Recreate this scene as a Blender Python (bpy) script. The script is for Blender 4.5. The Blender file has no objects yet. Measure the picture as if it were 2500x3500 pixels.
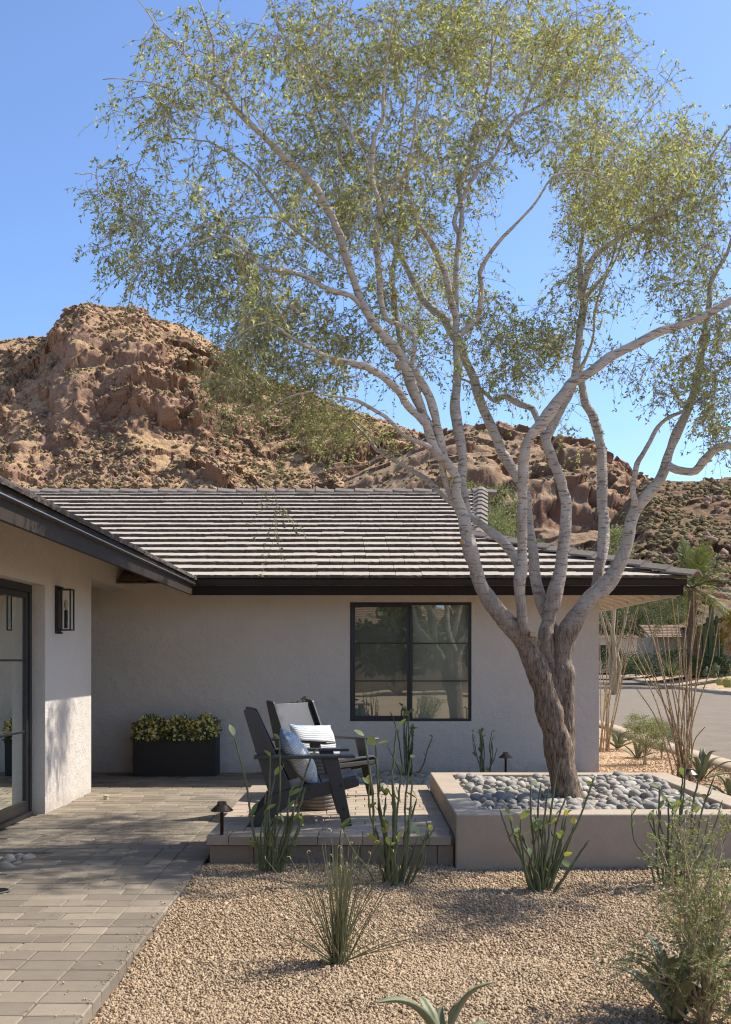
import bpy, math, random
import numpy as np
from mathutils import Vector, Matrix, kdtree

random.seed(7)
RNG = np.random.default_rng(11)
SC = bpy.context.scene
COL = SC.collection

# ------------------------------------------------------------------ camera, world, sun, exposure
CAM_H = 1.4
FPX = 3590.0                      # focal length in pixels of the 2500 x 3500 photograph
VX, VY = 1236.0, 2261.0           # vanishing point of the depth lines in that photograph
cam_data = bpy.data.cameras.new('camera')
cam = bpy.data.objects.new('camera', cam_data)
COL.objects.link(cam)
cam.location = (0, 0, CAM_H)
cam.rotation_euler = (math.radians(90), 0, 0)
cam_data.sensor_fit = 'AUTO'
cam_data.sensor_width = 36.0
cam_data.lens = 36.0 * FPX / 3500.0
cam_data.shift_x = (1250 - VX) / 3500.0
cam_data.shift_y = (VY - 1750) / 3500.0
cam_data.clip_start = 0.1
cam_data.clip_end = 6000
SC.camera = cam

SUN_DIR = Vector((0.79, 0.29, 1.0)).normalized()
SUN_EL = math.asin(SUN_DIR.z)
SUN_AZ = math.atan2(SUN_DIR.x, SUN_DIR.y)
world = bpy.data.worlds.new('World')
SC.world = world
world.use_nodes = True
wn = world.node_tree.nodes
wl = world.node_tree.links
for n in list(wn):
    wn.remove(n)
w_out = wn.new('ShaderNodeOutputWorld')
w_bg = wn.new('ShaderNodeBackground')
w_sky = wn.new('ShaderNodeTexSky')
w_sky.sky_type = 'NISHITA'
w_sky.sun_disc = False
w_sky.sun_elevation = SUN_EL
w_sky.sun_rotation = SUN_AZ
w_sky.altitude = 500
w_sky.air_density = 0.75
w_sky.dust_density = 1.0
w_sky.ozone_density = 5.5
w_bg.inputs['Strength'].default_value = 0.14
wl.new(w_sky.outputs['Color'], w_bg.inputs['Color'])
wl.new(w_bg.outputs['Background'], w_out.inputs['Surface'])

sun_data = bpy.data.lights.new('sun', 'SUN')
sun_data.energy = 3.4
sun_data.angle = math.radians(0.53)
sun_data.color = (1.0, 0.96, 0.90)
sun = bpy.data.objects.new('sun', sun_data)
COL.objects.link(sun)
sun.rotation_euler = SUN_DIR.to_track_quat('Z', 'Y').to_euler()

SC.view_settings.view_transform = 'Standard'
SC.view_settings.look = 'None'
SC.view_settings.gamma = 1.0
SC.view_settings.exposure = 1.03
SC.view_settings.use_curve_mapping = False
SC.render.engine = 'CYCLES'
SC.cycles.max_bounces = 8
SC.cycles.diffuse_bounces = 4
SC.cycles.transparent_max_bounces = 12
SC.cycles.use_denoising = True
SC.cycles.filter_width = 1.15
try:
    SC.cycles.denoiser = 'OPENIMAGEDENOISE'
    SC.cycles.denoising_prefilter = 'ACCURATE'
except Exception:
    pass

# ------------------------------------------------------------------ helpers
def P(sx, sy, Y):
    """a point seen at photograph pixel (sx, sy), standing Y metres away"""
    return np.array([(sx - VX) / FPX * Y, Y, CAM_H - (sy - VY) / FPX * Y])

def G(sx, sy, z=0.0):
    """the point of height z seen at pixel (sx, sy)"""
    return P(sx, sy, (CAM_H - z) * FPX / (sy - VY))

def mesh_np(name, V, F, smooth=False):
    V = np.asarray(V, dtype=np.float32).reshape(-1, 3)
    me = bpy.data.meshes.new(name)
    if isinstance(F, np.ndarray):
        k = F.shape[1]
        me.vertices.add(len(V)); me.vertices.foreach_set('co', V.ravel())
        me.loops.add(F.size); me.loops.foreach_set('vertex_index', F.astype(np.int32).ravel())
        me.polygons.add(len(F))
        me.polygons.foreach_set('loop_start', np.arange(0, F.size, k, dtype=np.int32))
        me.update(calc_edges=True)
    else:
        me.from_pydata([tuple(map(float, v)) for v in V], [], [tuple(map(int, f)) for f in F])
        me.update()
    if smooth:
        me.polygons.foreach_set('use_smooth', np.ones(len(me.polygons), dtype=bool))
    return me

def link(name, me, mat=None, parent=None, loc=None, rot=None, scale=None):
    if mat is not None and me is not None and len(me.materials) == 0:
        me.materials.append(mat)
    o = bpy.data.objects.new(name, me)
    COL.objects.link(o)
    if parent is not None:
        o.parent = parent
    if loc is not None:
        o.location = loc
    if rot is not None:
        o.rotation_euler = rot
    if scale is not None:
        o.scale = scale
    return o

def tag(o, label=None, cat=None, group=None, kind=None):
    if label: o['label'] = label
    if cat: o['category'] = cat
    if group: o['group'] = group
    if kind: o['kind'] = kind
    return o

def thing(name, label, cat, loc=(0, 0, 0), rz=0.0, group=None, kind=None):
    o = link(name, None, loc=loc, rot=(0, 0, rz))
    return tag(o, label, cat, group, kind)

class MB:
    """collects shapes of one piece"""
    def __init__(self):
        self.V = []; self.F = []
    def add(self, V, F):
        b = len(self.V)
        self.V += [tuple(map(float, v)) for v in V]
        self.F += [tuple(int(i) + b for i in f) for f in F]
        return self
    def box(self, x0, x1, y0, y1, z0, z1):
        return self.add([(x0,y0,z0),(x1,y0,z0),(x1,y1,z0),(x0,y1,z0),(x0,y0,z1),(x1,y0,z1),(x1,y1,z1),(x0,y1,z1)],
                        [(0,3,2,1),(4,5,6,7),(0,1,5,4),(1,2,6,5),(2,3,7,6),(3,0,4,7)])
    def obox(self, c, ax, ay, az):
        """box with centre c and half-axis vectors"""
        c, ax, ay, az = (np.array(v, float) for v in (c, ax, ay, az))
        V = [c + sx*ax + sy*ay + sz*az for sz in (-1, 1) for sx, sy in ((-1,-1),(1,-1),(1,1),(-1,1))]
        return self.add(V, [(0,3,2,1),(4,5,6,7),(0,1,5,4),(1,2,6,5),(2,3,7,6),(3,0,4,7)])
    def prism(self, poly, d0, d1, axis='y'):
        """extrude a 2D polygon; axis y: poly is (x,z); axis z: poly is (x,y); axis x: poly is (y,z)"""
        n = len(poly)
        def mk(p, d):
            return {'y': (p[0], d, p[1]), 'z': (p[0], p[1], d), 'x': (d, p[0], p[1])}[axis]
        V = [mk(p, d0) for p in poly] + [mk(p, d1) for p in poly]
        F = [tuple(range(n)), tuple(range(2*n-1, n-1, -1))]
        F += [(i, i + n, (i+1) % n + n, (i+1) % n) for i in range(n)]
        return self.add(V, F)
    def lathe(self, prof, c=(0,0,0), k=16):
        V = []; F = []
        for r, z in prof:
            for i in range(k):
                a = 2*math.pi*i/k
                V.append((c[0]+r*math.cos(a), c[1]+r*math.sin(a), c[2]+z))
        for j in range(len(prof)-1):
            for i in range(k):
                F.append((j*k+i, j*k+(i+1)%k, (j+1)*k+(i+1)%k, (j+1)*k+i))
        F.append(tuple(range(k-1, -1, -1)))
        F.append(tuple((len(prof)-1)*k+i for i in range(k)))
        return self.add(V, F)
    def tube(self, pts, radii, k=8):
        V, F = tubes(np.array(pts, float)[None], np.array(radii, float)[None], k)
        return self.add(V, F)
    def mesh(self, name, smooth=False):
        me = mesh_np(name, self.V, self.F)
        import bmesh
        bm = bmesh.new(); bm.from_mesh(me)
        bmesh.ops.recalc_face_normals(bm, faces=bm.faces)
        bm.to_mesh(me); bm.free()
        if smooth:
            me.polygons.foreach_set('use_smooth', np.ones(len(me.polygons), dtype=bool))
        return me
    def build(self, name, mat, parent=None, smooth=False, bevel=0, seg=2, **kw):
        o = link(name, self.mesh(name, smooth), mat, parent, **kw)
        if bevel:
            m = o.modifiers.new('edge', 'BEVEL'); m.width = bevel; m.segments = seg; m.limit_method = 'ANGLE'
        return o

def unit(a):
    return a / np.maximum(np.linalg.norm(a, axis=-1, keepdims=True), 1e-9)

def tubes(Pts, R, k=4, caps=False):
    """many tubes at once: Pts (m,n,3), R (m,n)"""
    m, n, _ = Pts.shape
    T = unit(np.gradient(Pts, axis=1))
    chord = unit(Pts[:, -1] - Pts[:, 0])
    ref = np.where(np.abs(chord[:, 2:3]) < 0.75, np.array([[0, 0, 1.0]]), np.array([[0, 1.0, 0.15]]))
    U = unit(np.cross(T, ref[:, None, :]))
    W = np.cross(T, U)
    a = np.arange(k) * 2 * math.pi / k
    ring = U[:, :, None, :] * np.cos(a)[None, None, :, None] + W[:, :, None, :] * np.sin(a)[None, None, :, None]
    V = Pts[:, :, None, :] + ring * R[:, :, None, None]
    idx = np.arange(m * n * k).reshape(m, n, k)
    q = np.stack([idx[:, :-1, :], np.roll(idx, -1, 2)[:, :-1, :], np.roll(idx, -1, 2)[:, 1:, :], idx[:, 1:, :]], -1)
    return V.reshape(-1, 3), q.reshape(-1, 4)

def catmull(pts, step):
    """resample a polyline (any columns) with a Catmull-Rom curve"""
    p = np.array(pts, float)
    e = np.vstack([2*p[0]-p[1], p, 2*p[-1]-p[-2]])
    out = []
    for i in range(1, len(e)-2):
        n = max(2, int(np.linalg.norm(e[i+1][:3]-e[i][:3]) / step))
        t = (np.arange(n) / n)[:, None]
        out.append(0.5*((2*e[i]) + (-e[i-1]+e[i+1])*t + (2*e[i-1]-5*e[i]+4*e[i+1]-e[i+2])*t*t + (-e[i-1]+3*e[i]-3*e[i+1]+e[i+2])*t**3))
    out.append(p[-1:])
    return np.vstack(out)

def _hash(i, j, k, s):
    h = (i*374761393 + j*668265263 + k*2147483647 + s*1274126177) & 0xffffffff
    h = ((h ^ (h >> 13)) * 1274126177) & 0xffffffff
    return ((h ^ (h >> 16)) & 0xffff) / 65535.0

def vnoise(p, s=0):
    p = np.asarray(p, float)
    i = np.floor(p).astype(np.int64); f = p - i
    f = f*f*f*(f*(f*6-15)+10)
    out = 0
    for dx in (0, 1):
        wx = f[..., 0] if dx else 1-f[..., 0]
        for dy in (0, 1):
            wy = f[..., 1] if dy else 1-f[..., 1]
            for dz in (0, 1):
                wz = f[..., 2] if dz else 1-f[..., 2]
                out = out + wx*wy*wz*_hash(i[..., 0]+dx, i[..., 1]+dy, i[..., 2]+dz, s)
    return out

def fbm(p, octv=4, s=0, gain=0.5):
    a = 1.0; t = 0; n = 0
    for o in range(octv):
        t = t + a*vnoise(p*(2.03**o), s+o*17); n += a; a *= gain
    return t/n

def ridged(p, octv=4, s=0, gain=0.5):
    a = 1.0; t = 0; n = 0
    for o in range(octv):
        t = t + a*(1-np.abs(2*vnoise(p*(2.03**o), s+o*31)-1)); n += a; a *= gain
    return t/n

def cells(p, s=0):
    """worley noise: (distance to the border, random value of the cell)"""
    p = np.asarray(p, float); i = np.floor(p).astype(np.int64)
    d1 = np.full(p.shape[:-1], 9.0); d2 = d1.copy(); val = np.zeros(p.shape[:-1])
    for dx in (-1, 0, 1):
        for dy in (-1, 0, 1):
            for dz in (-1, 0, 1):
                a, b, c = i[..., 0]+dx, i[..., 1]+dy, i[..., 2]+dz
                q = np.stack([a+_hash(a, b, c, s), b+_hash(a, b, c, s+1), c+_hash(a, b, c, s+2)], -1)
                d = np.linalg.norm(q-p, axis=-1); v = _hash(a, b, c, s+3)
                near = d < d1
                d2 = np.where(near, d1, np.minimum(d2, d)); val = np.where(near, v, val); d1 = np.where(near, d, d1)
    return d2-d1, val

# ------------------------------------------------------------------ materials
WARM = (1.04, 0.97, 0.86)
def warm(c):
    """warmer light put into earthy base colours, so their shade looks less blue"""
    return tuple(a*b for a, b in zip(c, WARM)) if len(c) == 3 and max(c)-min(c) > 0.003 and c[0] > c[2] else c
class NT:
    tint = True
    def __init__(self, name):
        self.m = bpy.data.materials.new(name); self.m.use_nodes = True
        self.n = self.m.node_tree.nodes; self.l = self.m.node_tree.links
        self.b = self.n['Principled BSDF']; self.out = self.n['Material Output']
        g = self.n.new('ShaderNodeNewGeometry'); self.g = g
    def new(self, t, **kw):
        x = self.n.new(t)
        for k, v in kw.items():
            setattr(x, k, v)
        return x
    def con(self, a, b):
        self.l.new(a, b)
    def pos(self, scale=(1, 1, 1), obj=False):
        mp = self.new('ShaderNodeMapping'); mp.inputs['Scale'].default_value = scale
        if obj:
            tc = self.new('ShaderNodeTexCoord'); self.con(tc.outputs['Object'], mp.inputs[0])
        else:
            self.con(self.g.outputs['Position'], mp.inputs[0])
        return mp.outputs[0]
    def noise(self, scale, detail=4, rough=0.55, vec=None, dist=0.0):
        x = self.new('ShaderNodeTexNoise')
        x.inputs['Scale'].default_value = scale; x.inputs['Detail'].default_value = detail
        x.inputs['Roughness'].default_value = rough; x.inputs['Distortion'].default_value = dist
        self.con(vec if vec is not None else self.g.outputs['Position'], x.inputs['Vector'])
        return x.outputs['Fac']
    def ramp(self, fac, stops):
        r = self.new('ShaderNodeValToRGB')
        el = r.color_ramp.elements
        while len(el) < len(stops):
            el.new(0.5)
        for e, (p, c) in zip(el, stops):
            e.position = p; c = warm(c) if self.tint else c; e.color = (*c, 1) if len(c) == 3 else c
        self.con(fac, r.inputs[0])
        return r.outputs[0]
    def mix(self, fac, a, b, mode='MIX'):
        x = self.new('ShaderNodeMix', data_type='RGBA', blend_type=mode)
        for s, v in ((x.inputs[0], fac), (x.inputs[6], a), (x.inputs[7], b)):
            if isinstance(v, (int, float)): s.default_value = v
            elif isinstance(v, tuple): s.default_value = (*(warm(v) if self.tint else v), 1)
            else: self.con(v, s)
        return x.outputs[2]
    def math(self, op, a, b=0.0, c=None):
        x = self.new('ShaderNodeMath', operation=op)
        for s, v in zip(x.inputs, (a, b, c)):
            if v is None: continue
            if isinstance(v, (int, float)): s.default_value = v
            else: self.con(v, s)
        return x.outputs[0]
    def rnd(self):
        oi = self.new('ShaderNodeObjectInfo')
        return self.math('FRACT', self.math('ADD', oi.outputs['Random'], self.g.outputs['Random Per Island']))
    def bump(self, h, dist, strength=1.0, normal=None):
        x = self.new('ShaderNodeBump'); x.inputs['Distance'].default_value = dist; x.inputs['Strength'].default_value = strength
        self.con(h, x.inputs['Height'])
        if normal is not None: self.con(normal, x.inputs['Normal'])
        return x.outputs[0]
    def done(self, color=None, rough=None, normal=None, **kw):
        if color is not None:
            if isinstance(color, tuple): self.b.inputs['Base Color'].default_value = (*color, 1)
            else: self.con(color, self.b.inputs['Base Color'])
        if rough is not None:
            if isinstance(rough, (int, float)): self.b.inputs['Roughness'].default_value = rough
            else: self.con(rough, self.b.inputs['Roughness'])
        if normal is not None: self.con(normal, self.b.inputs['Normal'])
        for k, v in kw.items():
            self.b.inputs[k].default_value = v
        return self.m

def simple(name, c1, c2=None, scale=6, rough=0.8, bump=0.0, bscale=60, rnd=0.0, spec=0.3, metallic=0.0, detail=5):
    t = NT(name)
    c2 = c2 or tuple(v*0.8 for v in c1)
    col = t.ramp(t.noise(scale, detail), [(0.32, c1), (0.68, c2)])
    if rnd:
        f = t.math('MULTIPLY_ADD', t.rnd(), rnd, 1-rnd/2)
        hs = t.new('ShaderNodeHueSaturation'); t.con(col, hs.inputs['Color']); t.con(f, hs.inputs['Value'])
        col = hs.outputs[0]
    nrm = t.bump(t.noise(bscale, 5), bump) if bump else None
    t.done(col, rough, nrm, Metallic=metallic)
    t.b.inputs['Specular IOR Level'].default_value = spec
    return t.m

def stucco_mat():
    t = NT('stucco_paint'); t.tint = False
    a = t.noise(1.1, 6, 0.62); b = t.noise(8, 5, 0.65)
    col = t.mix(t.math('MULTIPLY', b, 0.45), t.ramp(a, [(0.3, (0.65, 0.575, 0.49)), (0.7, (0.59, 0.52, 0.44))]), (0.53, 0.465, 0.39))
    z = t.new('ShaderNodeSeparateXYZ'); t.con(t.g.outputs['Position'], z.inputs[0])
    splash = t.math('ADD', z.outputs[2], t.math('MULTIPLY_ADD', t.noise(5, 5, 0.7), 0.5, -0.25))      # splashed dust along the foot
    col = t.mix(t.ramp(splash, [(0.0, (0.35, 0.35, 0.35)), (0.16, (0, 0, 0))]), col, (0.34, 0.27, 0.205))
    h = t.math('ADD', t.noise(48, 6, 0.68), t.math('MULTIPLY', t.noise(5.5, 4, 0.6), 2.2))
    return t.done(col, 0.92, t.bump(h, 0.011), **{'Specular IOR Level': 0.12})

def concrete_mat():
    t = NT('planter_plaster')
    a = t.noise(2.2, 6, 0.65); b = t.noise(28, 5, 0.7)
    col = t.ramp(a, [(0.25, (0.50, 0.425, 0.345)), (0.5, (0.43, 0.365, 0.295)), (0.75, (0.36, 0.305, 0.245))])
    col = t.mix(t.math('MULTIPLY', b, 0.5), col, (0.30, 0.245, 0.19))
    h = t.math('ADD', t.noise(120, 6, 0.7), t.math('MULTIPLY', a, 1.5))
    return t.done(col, 0.93, t.bump(h, 0.004), **{'Specular IOR Level': 0.15})

def paver_mat(name, cs, bump=0.004, rough=0.95, spec=0.12):
    t = NT(name)
    r = t.rnd()
    base = t.ramp(r, [(0.0, cs[0]), (0.35, cs[1]), (0.7, cs[2]), (1.0, cs[3])])
    big = t.noise(1.6, 4)
    sp = t.noise(260, 3, 0.8); mid = t.noise(14, 6, 0.7)
    col = t.mix(t.math('MULTIPLY', mid, 0.55), base, tuple(v*0.62 for v in cs[2]))
    col = t.mix(t.ramp(sp, [(0.55, (0, 0, 0)), (0.75, (0.5, 0.5, 0.5))]), col, tuple(v*0.5 for v in cs[1]))
    col = t.mix(t.ramp(big, [(0.5, (0, 0, 0)), (0.75, (0.35, 0.35, 0.35))]), col, tuple(v*1.15 for v in cs[0]))
    h = t.math('ADD', t.noise(180, 5, 0.75), t.math('MULTIPLY', mid, 1.4))
    return t.done(col, rough, t.bump(h, bump), **{'Specular IOR Level': spec})

def glass_mat(name, tint=(0.82, 0.85, 0.82), refl=0.9, base=0.15):
    t = NT(name)
    t.n.remove(t.b)
    tr = t.new('ShaderNodeBsdfTransparent'); tr.inputs[0].default_value = (*tint, 1)
    gl = t.new('ShaderNodeBsdfGlossy'); gl.inputs['Roughness'].default_value = 0.0
    gl.inputs[0].default_value = (refl*0.95, refl, refl*0.97, 1)
    fr = t.new('ShaderNodeFresnel'); fr.inputs[0].default_value = 1.75
    nb = t.bump(t.noise(1.1, 1), 0.006, 0.6)
    t.con(nb, gl.inputs['Normal'])
    f = t.math('MULTIPLY_ADD', fr.outputs[0], 1.0, base)
    mx = t.new('ShaderNodeMixShader')
    t.con(f, mx.inputs[0]); t.con(tr.outputs[0], mx.inputs[1]); t.con(gl.outputs[0], mx.inputs[2])
    t.con(mx.outputs[0], t.out.inputs[0])
    return t.m

def leaf_mat(name, stops, trans=0.35, rough=0.55, tcol=None):
    t = NT(name); t.tint = False
    col = t.ramp(t.rnd(), stops)
    t.con(col, t.b.inputs['Base Color']); t.b.inputs['Roughness'].default_value = rough
    t.b.inputs['Specular IOR Level'].default_value = 0.35
    tl = t.new('ShaderNodeBsdfTranslucent')
    c2 = t.mix(1.0, col, tcol or (1.15, 1.2, 0.55), 'MULTIPLY')
    t.con(c2, tl.inputs[0])
    mx = t.new('ShaderNodeMixShader'); mx.inputs[0].default_value = trans
    t.con(t.b.outputs[0], mx.inputs[1]); t.con(tl.outputs[0], mx.inputs[2]); t.con(mx.outputs[0], t.out.inputs[0])
    return t.m

def bark_mat():
    t = NT('bark'); t.tint = False
    z = t.new('ShaderNodeSeparateXYZ'); t.con(t.g.outputs['Position'], z.inputs[0])
    hgt = t.math('ADD', z.outputs[2], t.math('MULTIPLY_ADD', t.noise(3.0, 4), 1.3, -0.65))
    f = t.ramp(t.math('MULTIPLY', hgt, 0.4), [(0.50, (0, 0, 0)), (0.98, (1, 1, 1))])   # old furrowed bark low, pale smooth bark high
    fur = t.noise(58, 6, 0.72, t.pos((1, 1, 0.2)), 0.5)
    low = t.ramp(fur, [(0.36, (0.075, 0.045, 0.028)), (0.47, (0.26, 0.175, 0.115)), (0.64, (0.47, 0.35, 0.245))])
    sm = t.noise(7, 5, 0.6)
    high = t.ramp(sm, [(0.3, (0.60, 0.515, 0.41)), (0.7, (0.43, 0.36, 0.28))])
    wv = t.noise(34, 3, 0.6, t.pos((0.35, 0.35, 1.7)), 0.5)
    high = t.mix(t.ramp(wv, [(0.56, (0, 0, 0)), (0.62, (0.8, 0.8, 0.8))]), high, (0.18, 0.135, 0.10))
    col = t.mix(f, low, high)
    patch = t.noise(5.5, 5, 0.7)
    col = t.mix(t.ramp(patch, [(0.60, (0, 0, 0)), (0.70, (0.55, 0.55, 0.55))]), col, (0.27, 0.20, 0.15))
    hb = t.mix(f, fur, t.math('MULTIPLY', wv, -0.35))
    return t.done(col, 0.9, t.bump(hb, 0.05, 1.0), **{'Specular IOR Level': 0.2})

MAT = {}
MAT['stucco'] = stucco_mat()
MAT['plaster'] = concrete_mat()
MAT['paver'] = paver_mat('paver', [(0.34, 0.295, 0.235), (0.26, 0.225, 0.18), (0.185, 0.16, 0.13), (0.30, 0.26, 0.205)], 0.003, 0.8, 0.3)
MAT['platform'] = paver_mat('platform_paver', [(0.48, 0.40, 0.32), (0.42, 0.35, 0.28), (0.38, 0.315, 0.25), (0.46, 0.385, 0.31)], 0.003, 0.85, 0.25)
MAT['block'] = paver_mat('wall_block', [(0.34, 0.27, 0.215), (0.29, 0.235, 0.19), (0.25, 0.205, 0.165), (0.31, 0.25, 0.2)])
MAT['tile'] = paver_mat('roof_tile', [(0.51, 0.455, 0.395), (0.49, 0.435, 0.38), (0.46, 0.41, 0.36), (0.50, 0.445, 0.385)], 0.003)
MAT['tile_edge'] = simple('tile_front_edge', (0.10, 0.083, 0.072), (0.06, 0.05, 0.044), 30, 0.95, 0.01, 50)  # tile front faces coloured darker than the tops
MAT['cap_tile'] = paver_mat('ridge_tile', [(0.29, 0.255, 0.23), (0.26, 0.23, 0.205), (0.235, 0.205, 0.185), (0.275, 0.24, 0.22)], 0.005)
MAT['fascia'] = simple('fascia_paint', (0.042, 0.032, 0.025), (0.034, 0.026, 0.021), 4, 0.7, 0.001, 30, spec=0.15)
MAT['fascia_dark'] = simple('fascia_board', (0.024, 0.018, 0.0145), (0.019, 0.0145, 0.012), 4, 0.75, 0.001, 30, spec=0.12)
MAT['soffit'] = simple('soffit_paint', (0.66, 0.62, 0.57), (0.6, 0.56, 0.51), 3, 0.8)
MAT['black_metal'] = simple('black_metal', (0.012, 0.011, 0.011), (0.016, 0.015, 0.014), 8, 0.38, spec=0.5)
MAT['bronze'] = simple('bronze_metal', (0.16, 0.12, 0.09), (0.09, 0.065, 0.05), 25, 0.4, 0.001, 80, metallic=0.85)
MAT['chair'] = simple('chair_plastic', (0.030, 0.028, 0.026), (0.038, 0.035, 0.033), 30, 0.42, 0.0004, 400, spec=0.6)
MAT['box'] = simple('planter_box_paint', (0.018, 0.016, 0.015), (0.023, 0.021, 0.019), 12, 0.55, 0.0006, 200, spec=0.35)
MAT['glass'] = glass_mat('window_glass')
MAT['clear'] = glass_mat('lantern_glass', (0.95, 0.96, 0.95), 0.6, 0.02)
MAT['interior'] = simple('interior_wall', (0.50, 0.52, 0.47), (0.45, 0.47, 0.43), 2, 0.9)
MAT['curtain'] = simple('curtain_cloth', (0.55, 0.56, 0.50), (0.48, 0.49, 0.44), 6, 0.9)
MAT['gravel'] = paver_mat('gravel', [(0.45, 0.345, 0.235), (0.36, 0.265, 0.175), (0.55, 0.45, 0.335), (0.25, 0.175, 0.115)], 0.002)
MAT['gravel_bed'] = simple('gravel_bed', (0.34, 0.24, 0.165), (0.22, 0.15, 0.10), 45, 0.95, 0.02, 60)
MAT['yard'] = simple('decomposed_granite', (0.56, 0.41, 0.27), (0.42, 0.29, 0.185), 30, 0.95, 0.03, 45)
MAT['desert'] = simple('desert_soil', (0.50, 0.37, 0.245), (0.40, 0.29, 0.185), 0.4, 0.95, 0.05, 4)
MAT['asphalt'] = simple('asphalt', (0.215, 0.178, 0.135), (0.175, 0.145, 0.11), 1.5, 0.9, 0.006, 90)
MAT['kerb'] = simple('kerb_concrete', (0.38, 0.305, 0.22), (0.33, 0.26, 0.185), 3, 0.9, 0.004, 60)
MAT['bark'] = bark_mat()
MAT['cut'] = simple('cut_wood', (0.55, 0.33, 0.15), (0.42, 0.24, 0.1), 40, 0.8)
MAT['twig'] = simple('twig_bark', (0.42, 0.35, 0.245), (0.28, 0.22, 0.15), 20, 0.85)
MAT['leaf'] = leaf_mat('ironwood_leaf', [(0.0, (0.13, 0.16, 0.065)), (0.35, (0.28, 0.305, 0.13)), (0.65, (0.45, 0.455, 0.205)), (0.95, (0.64, 0.60, 0.31)), (1.0, (0.32, 0.17, 0.09))], 0.45, tcol=(1.15, 1.15, 0.6))

def pebble_mat():
    t = NT('river_pebble')
    base = t.ramp(t.rnd(), [(0.0, (0.50, 0.46, 0.40)), (0.25, (0.34, 0.32, 0.285)), (0.5, (0.23, 0.222, 0.205)), (0.72, (0.40, 0.37, 0.315)), (0.9, (0.15, 0.15, 0.142)), (1.0, (0.47, 0.40, 0.32))])
    n = t.noise(22, 5, 0.65)
    col = t.mix(t.math('MULTIPLY', n, 0.5), base, (0.25, 0.24, 0.225))
    return t.done(col, 0.75, t.bump(t.noise(90, 4), 0.0015), **{'Specular IOR Level': 0.25})
MAT['pebble'] = pebble_mat()
# ------------------------------------------------------------------ ground, road, paving
def gz(x, y):
    """surface of the gravel bed in front"""
    x = np.asarray(x, float); y = np.asarray(y, float)
    p = np.stack([x*1.3, y*1.3, np.zeros_like(x)], -1)
    rise = np.clip((y-4.5)/2.6, 0, 1)*0.03
    return -0.055 + rise + 0.05*(vnoise(p, 5)-0.5) + 0.02*(vnoise(p*3.1, 6)-0.5)

def grid_sheet(name, x0, x1, y0, y1, step, zf, mat, smooth=True):
    xs = np.linspace(x0, x1, max(2, int((x1-x0)/step)+1)); ys = np.linspace(y0, y1, max(2, int((y1-y0)/step)+1))
    X, Y = np.meshgrid(xs, ys)
    V = np.stack([X, Y, zf(X, Y)], -1).reshape(-1, 3)
    n, m = len(ys), len(xs)
    i = np.arange(n*m).reshape(n, m)
    F = np.stack([i[:-1, :-1], i[:-1, 1:], i[1:, 1:], i[1:, :-1]], -1).reshape(-1, 4)
    return link(name, mesh_np(name, V, F, smooth), mat)

gnd = MB().add([(-2500,-600,-0.2),(2500,-600,-0.2),(2500,3000,-0.2),(-2500,3000,-0.2)], [(0,1,2,3)]).build('ground', MAT['desert'])
tag(gnd, 'flat tan desert soil under and beyond the house', 'ground', kind='structure')
gb = grid_sheet('gravel_bed', -1.12, 3.4, 1.5, 7.42, 0.06, gz, MAT['gravel_bed'])
tag(gb, 'tan crushed gravel bed sloping in front of the raised platform', 'gravel bed', kind='structure')
yard = grid_sheet('side_yard', 2.85, 5.35, 1.5, 34, 0.25,
                  lambda x, y: -0.05 + 0.05*(vnoise(np.stack([x, y*0.8, x*0], -1), 3)-0.5), MAT['yard'])
tag(yard, 'golden decomposed granite yard between house corner and street', 'yard', kind='structure')

far_k = np.array([(16.2, -20), (16.2, 30), (16.3, 46), (16.7, 53), (17.8, 64), (22, 86), (25, 103), (40, 128), (70, 150)], float)
near_k = np.array([(5.2, -20), (5.25, 14), (5.64, 23.5), (6.1, 46), (6.5, 53), (7.5, 64), (11, 90), (15, 112), (33, 142), (66, 166)], float)
far_c = catmull(far_k, 2.0); near_c = catmull(near_k, 2.0)
def resamp(c, n):
    d = np.r_[0, np.cumsum(np.linalg.norm(np.diff(c, axis=0), axis=1))]
    s = np.linspace(0, d[-1], n)
    return np.stack([np.interp(s, d, c[:, 0]), np.interp(s, d, c[:, 1])], -1)
far_c = resamp(far_c, 120); near_c = resamp(near_c, 120)
def strip(name, polys, mat, **kw):
    """sheet lofted through several polylines [(xy array, z)]"""
    n = len(polys[0][0])
    V = np.vstack([np.c_[p, np.full(n, z)] for p, z in polys])
    F = []
    for j in range(len(polys)-1):
        a = j*n + np.arange(n-1)
        F.append(np.stack([a, a+1, a+n+1, a+n], -1))
    return link(name, mesh_np(name, V, np.vstack(F), kw.get('smooth', False)), mat)
road = strip('road', [(near_c, -0.10), (near_c*0.5+far_c*0.5, -0.05), (far_c, -0.09)], MAT['asphalt'])
tag(road, 'grey asphalt street bending away past the house', 'road', kind='structure')
def offset(c, d):
    t = unit(np.gradient(c, axis=0)); return c + np.stack([t[:, 1], -t[:, 0]], -1)*d
k1 = strip('kerb', [(near_c, -0.098), (offset(near_c, -0.01), 0.0), (offset(near_c, -0.42), 0.005), (offset(near_c, -0.43), -0.12)], MAT['kerb'])
tag(k1, 'pale concrete kerb on the near side of the street', 'kerb', kind='structure')
k2 = strip('kerb', [(far_c, -0.088), (offset(far_c, 0.05), 0.05), (offset(far_c, 0.9), 0.07), (offset(far_c, 0.95), -0.05)], MAT['kerb'])
tag(k2, 'pale concrete kerb on the far side of the street', 'kerb', kind='structure')
fy = strip('neighbour_yard', [(offset(far_c, 0.9), 0.03), (offset(far_c, 3), 0.35), (offset(far_c, 8), 0.9), (offset(far_c, 40), 1.6), (offset(far_c, 90), 2.2)], MAT['yard'], smooth=True)
tag(fy, 'tan landscaped yard rising beyond the far kerb', 'yard', kind='structure')

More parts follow.
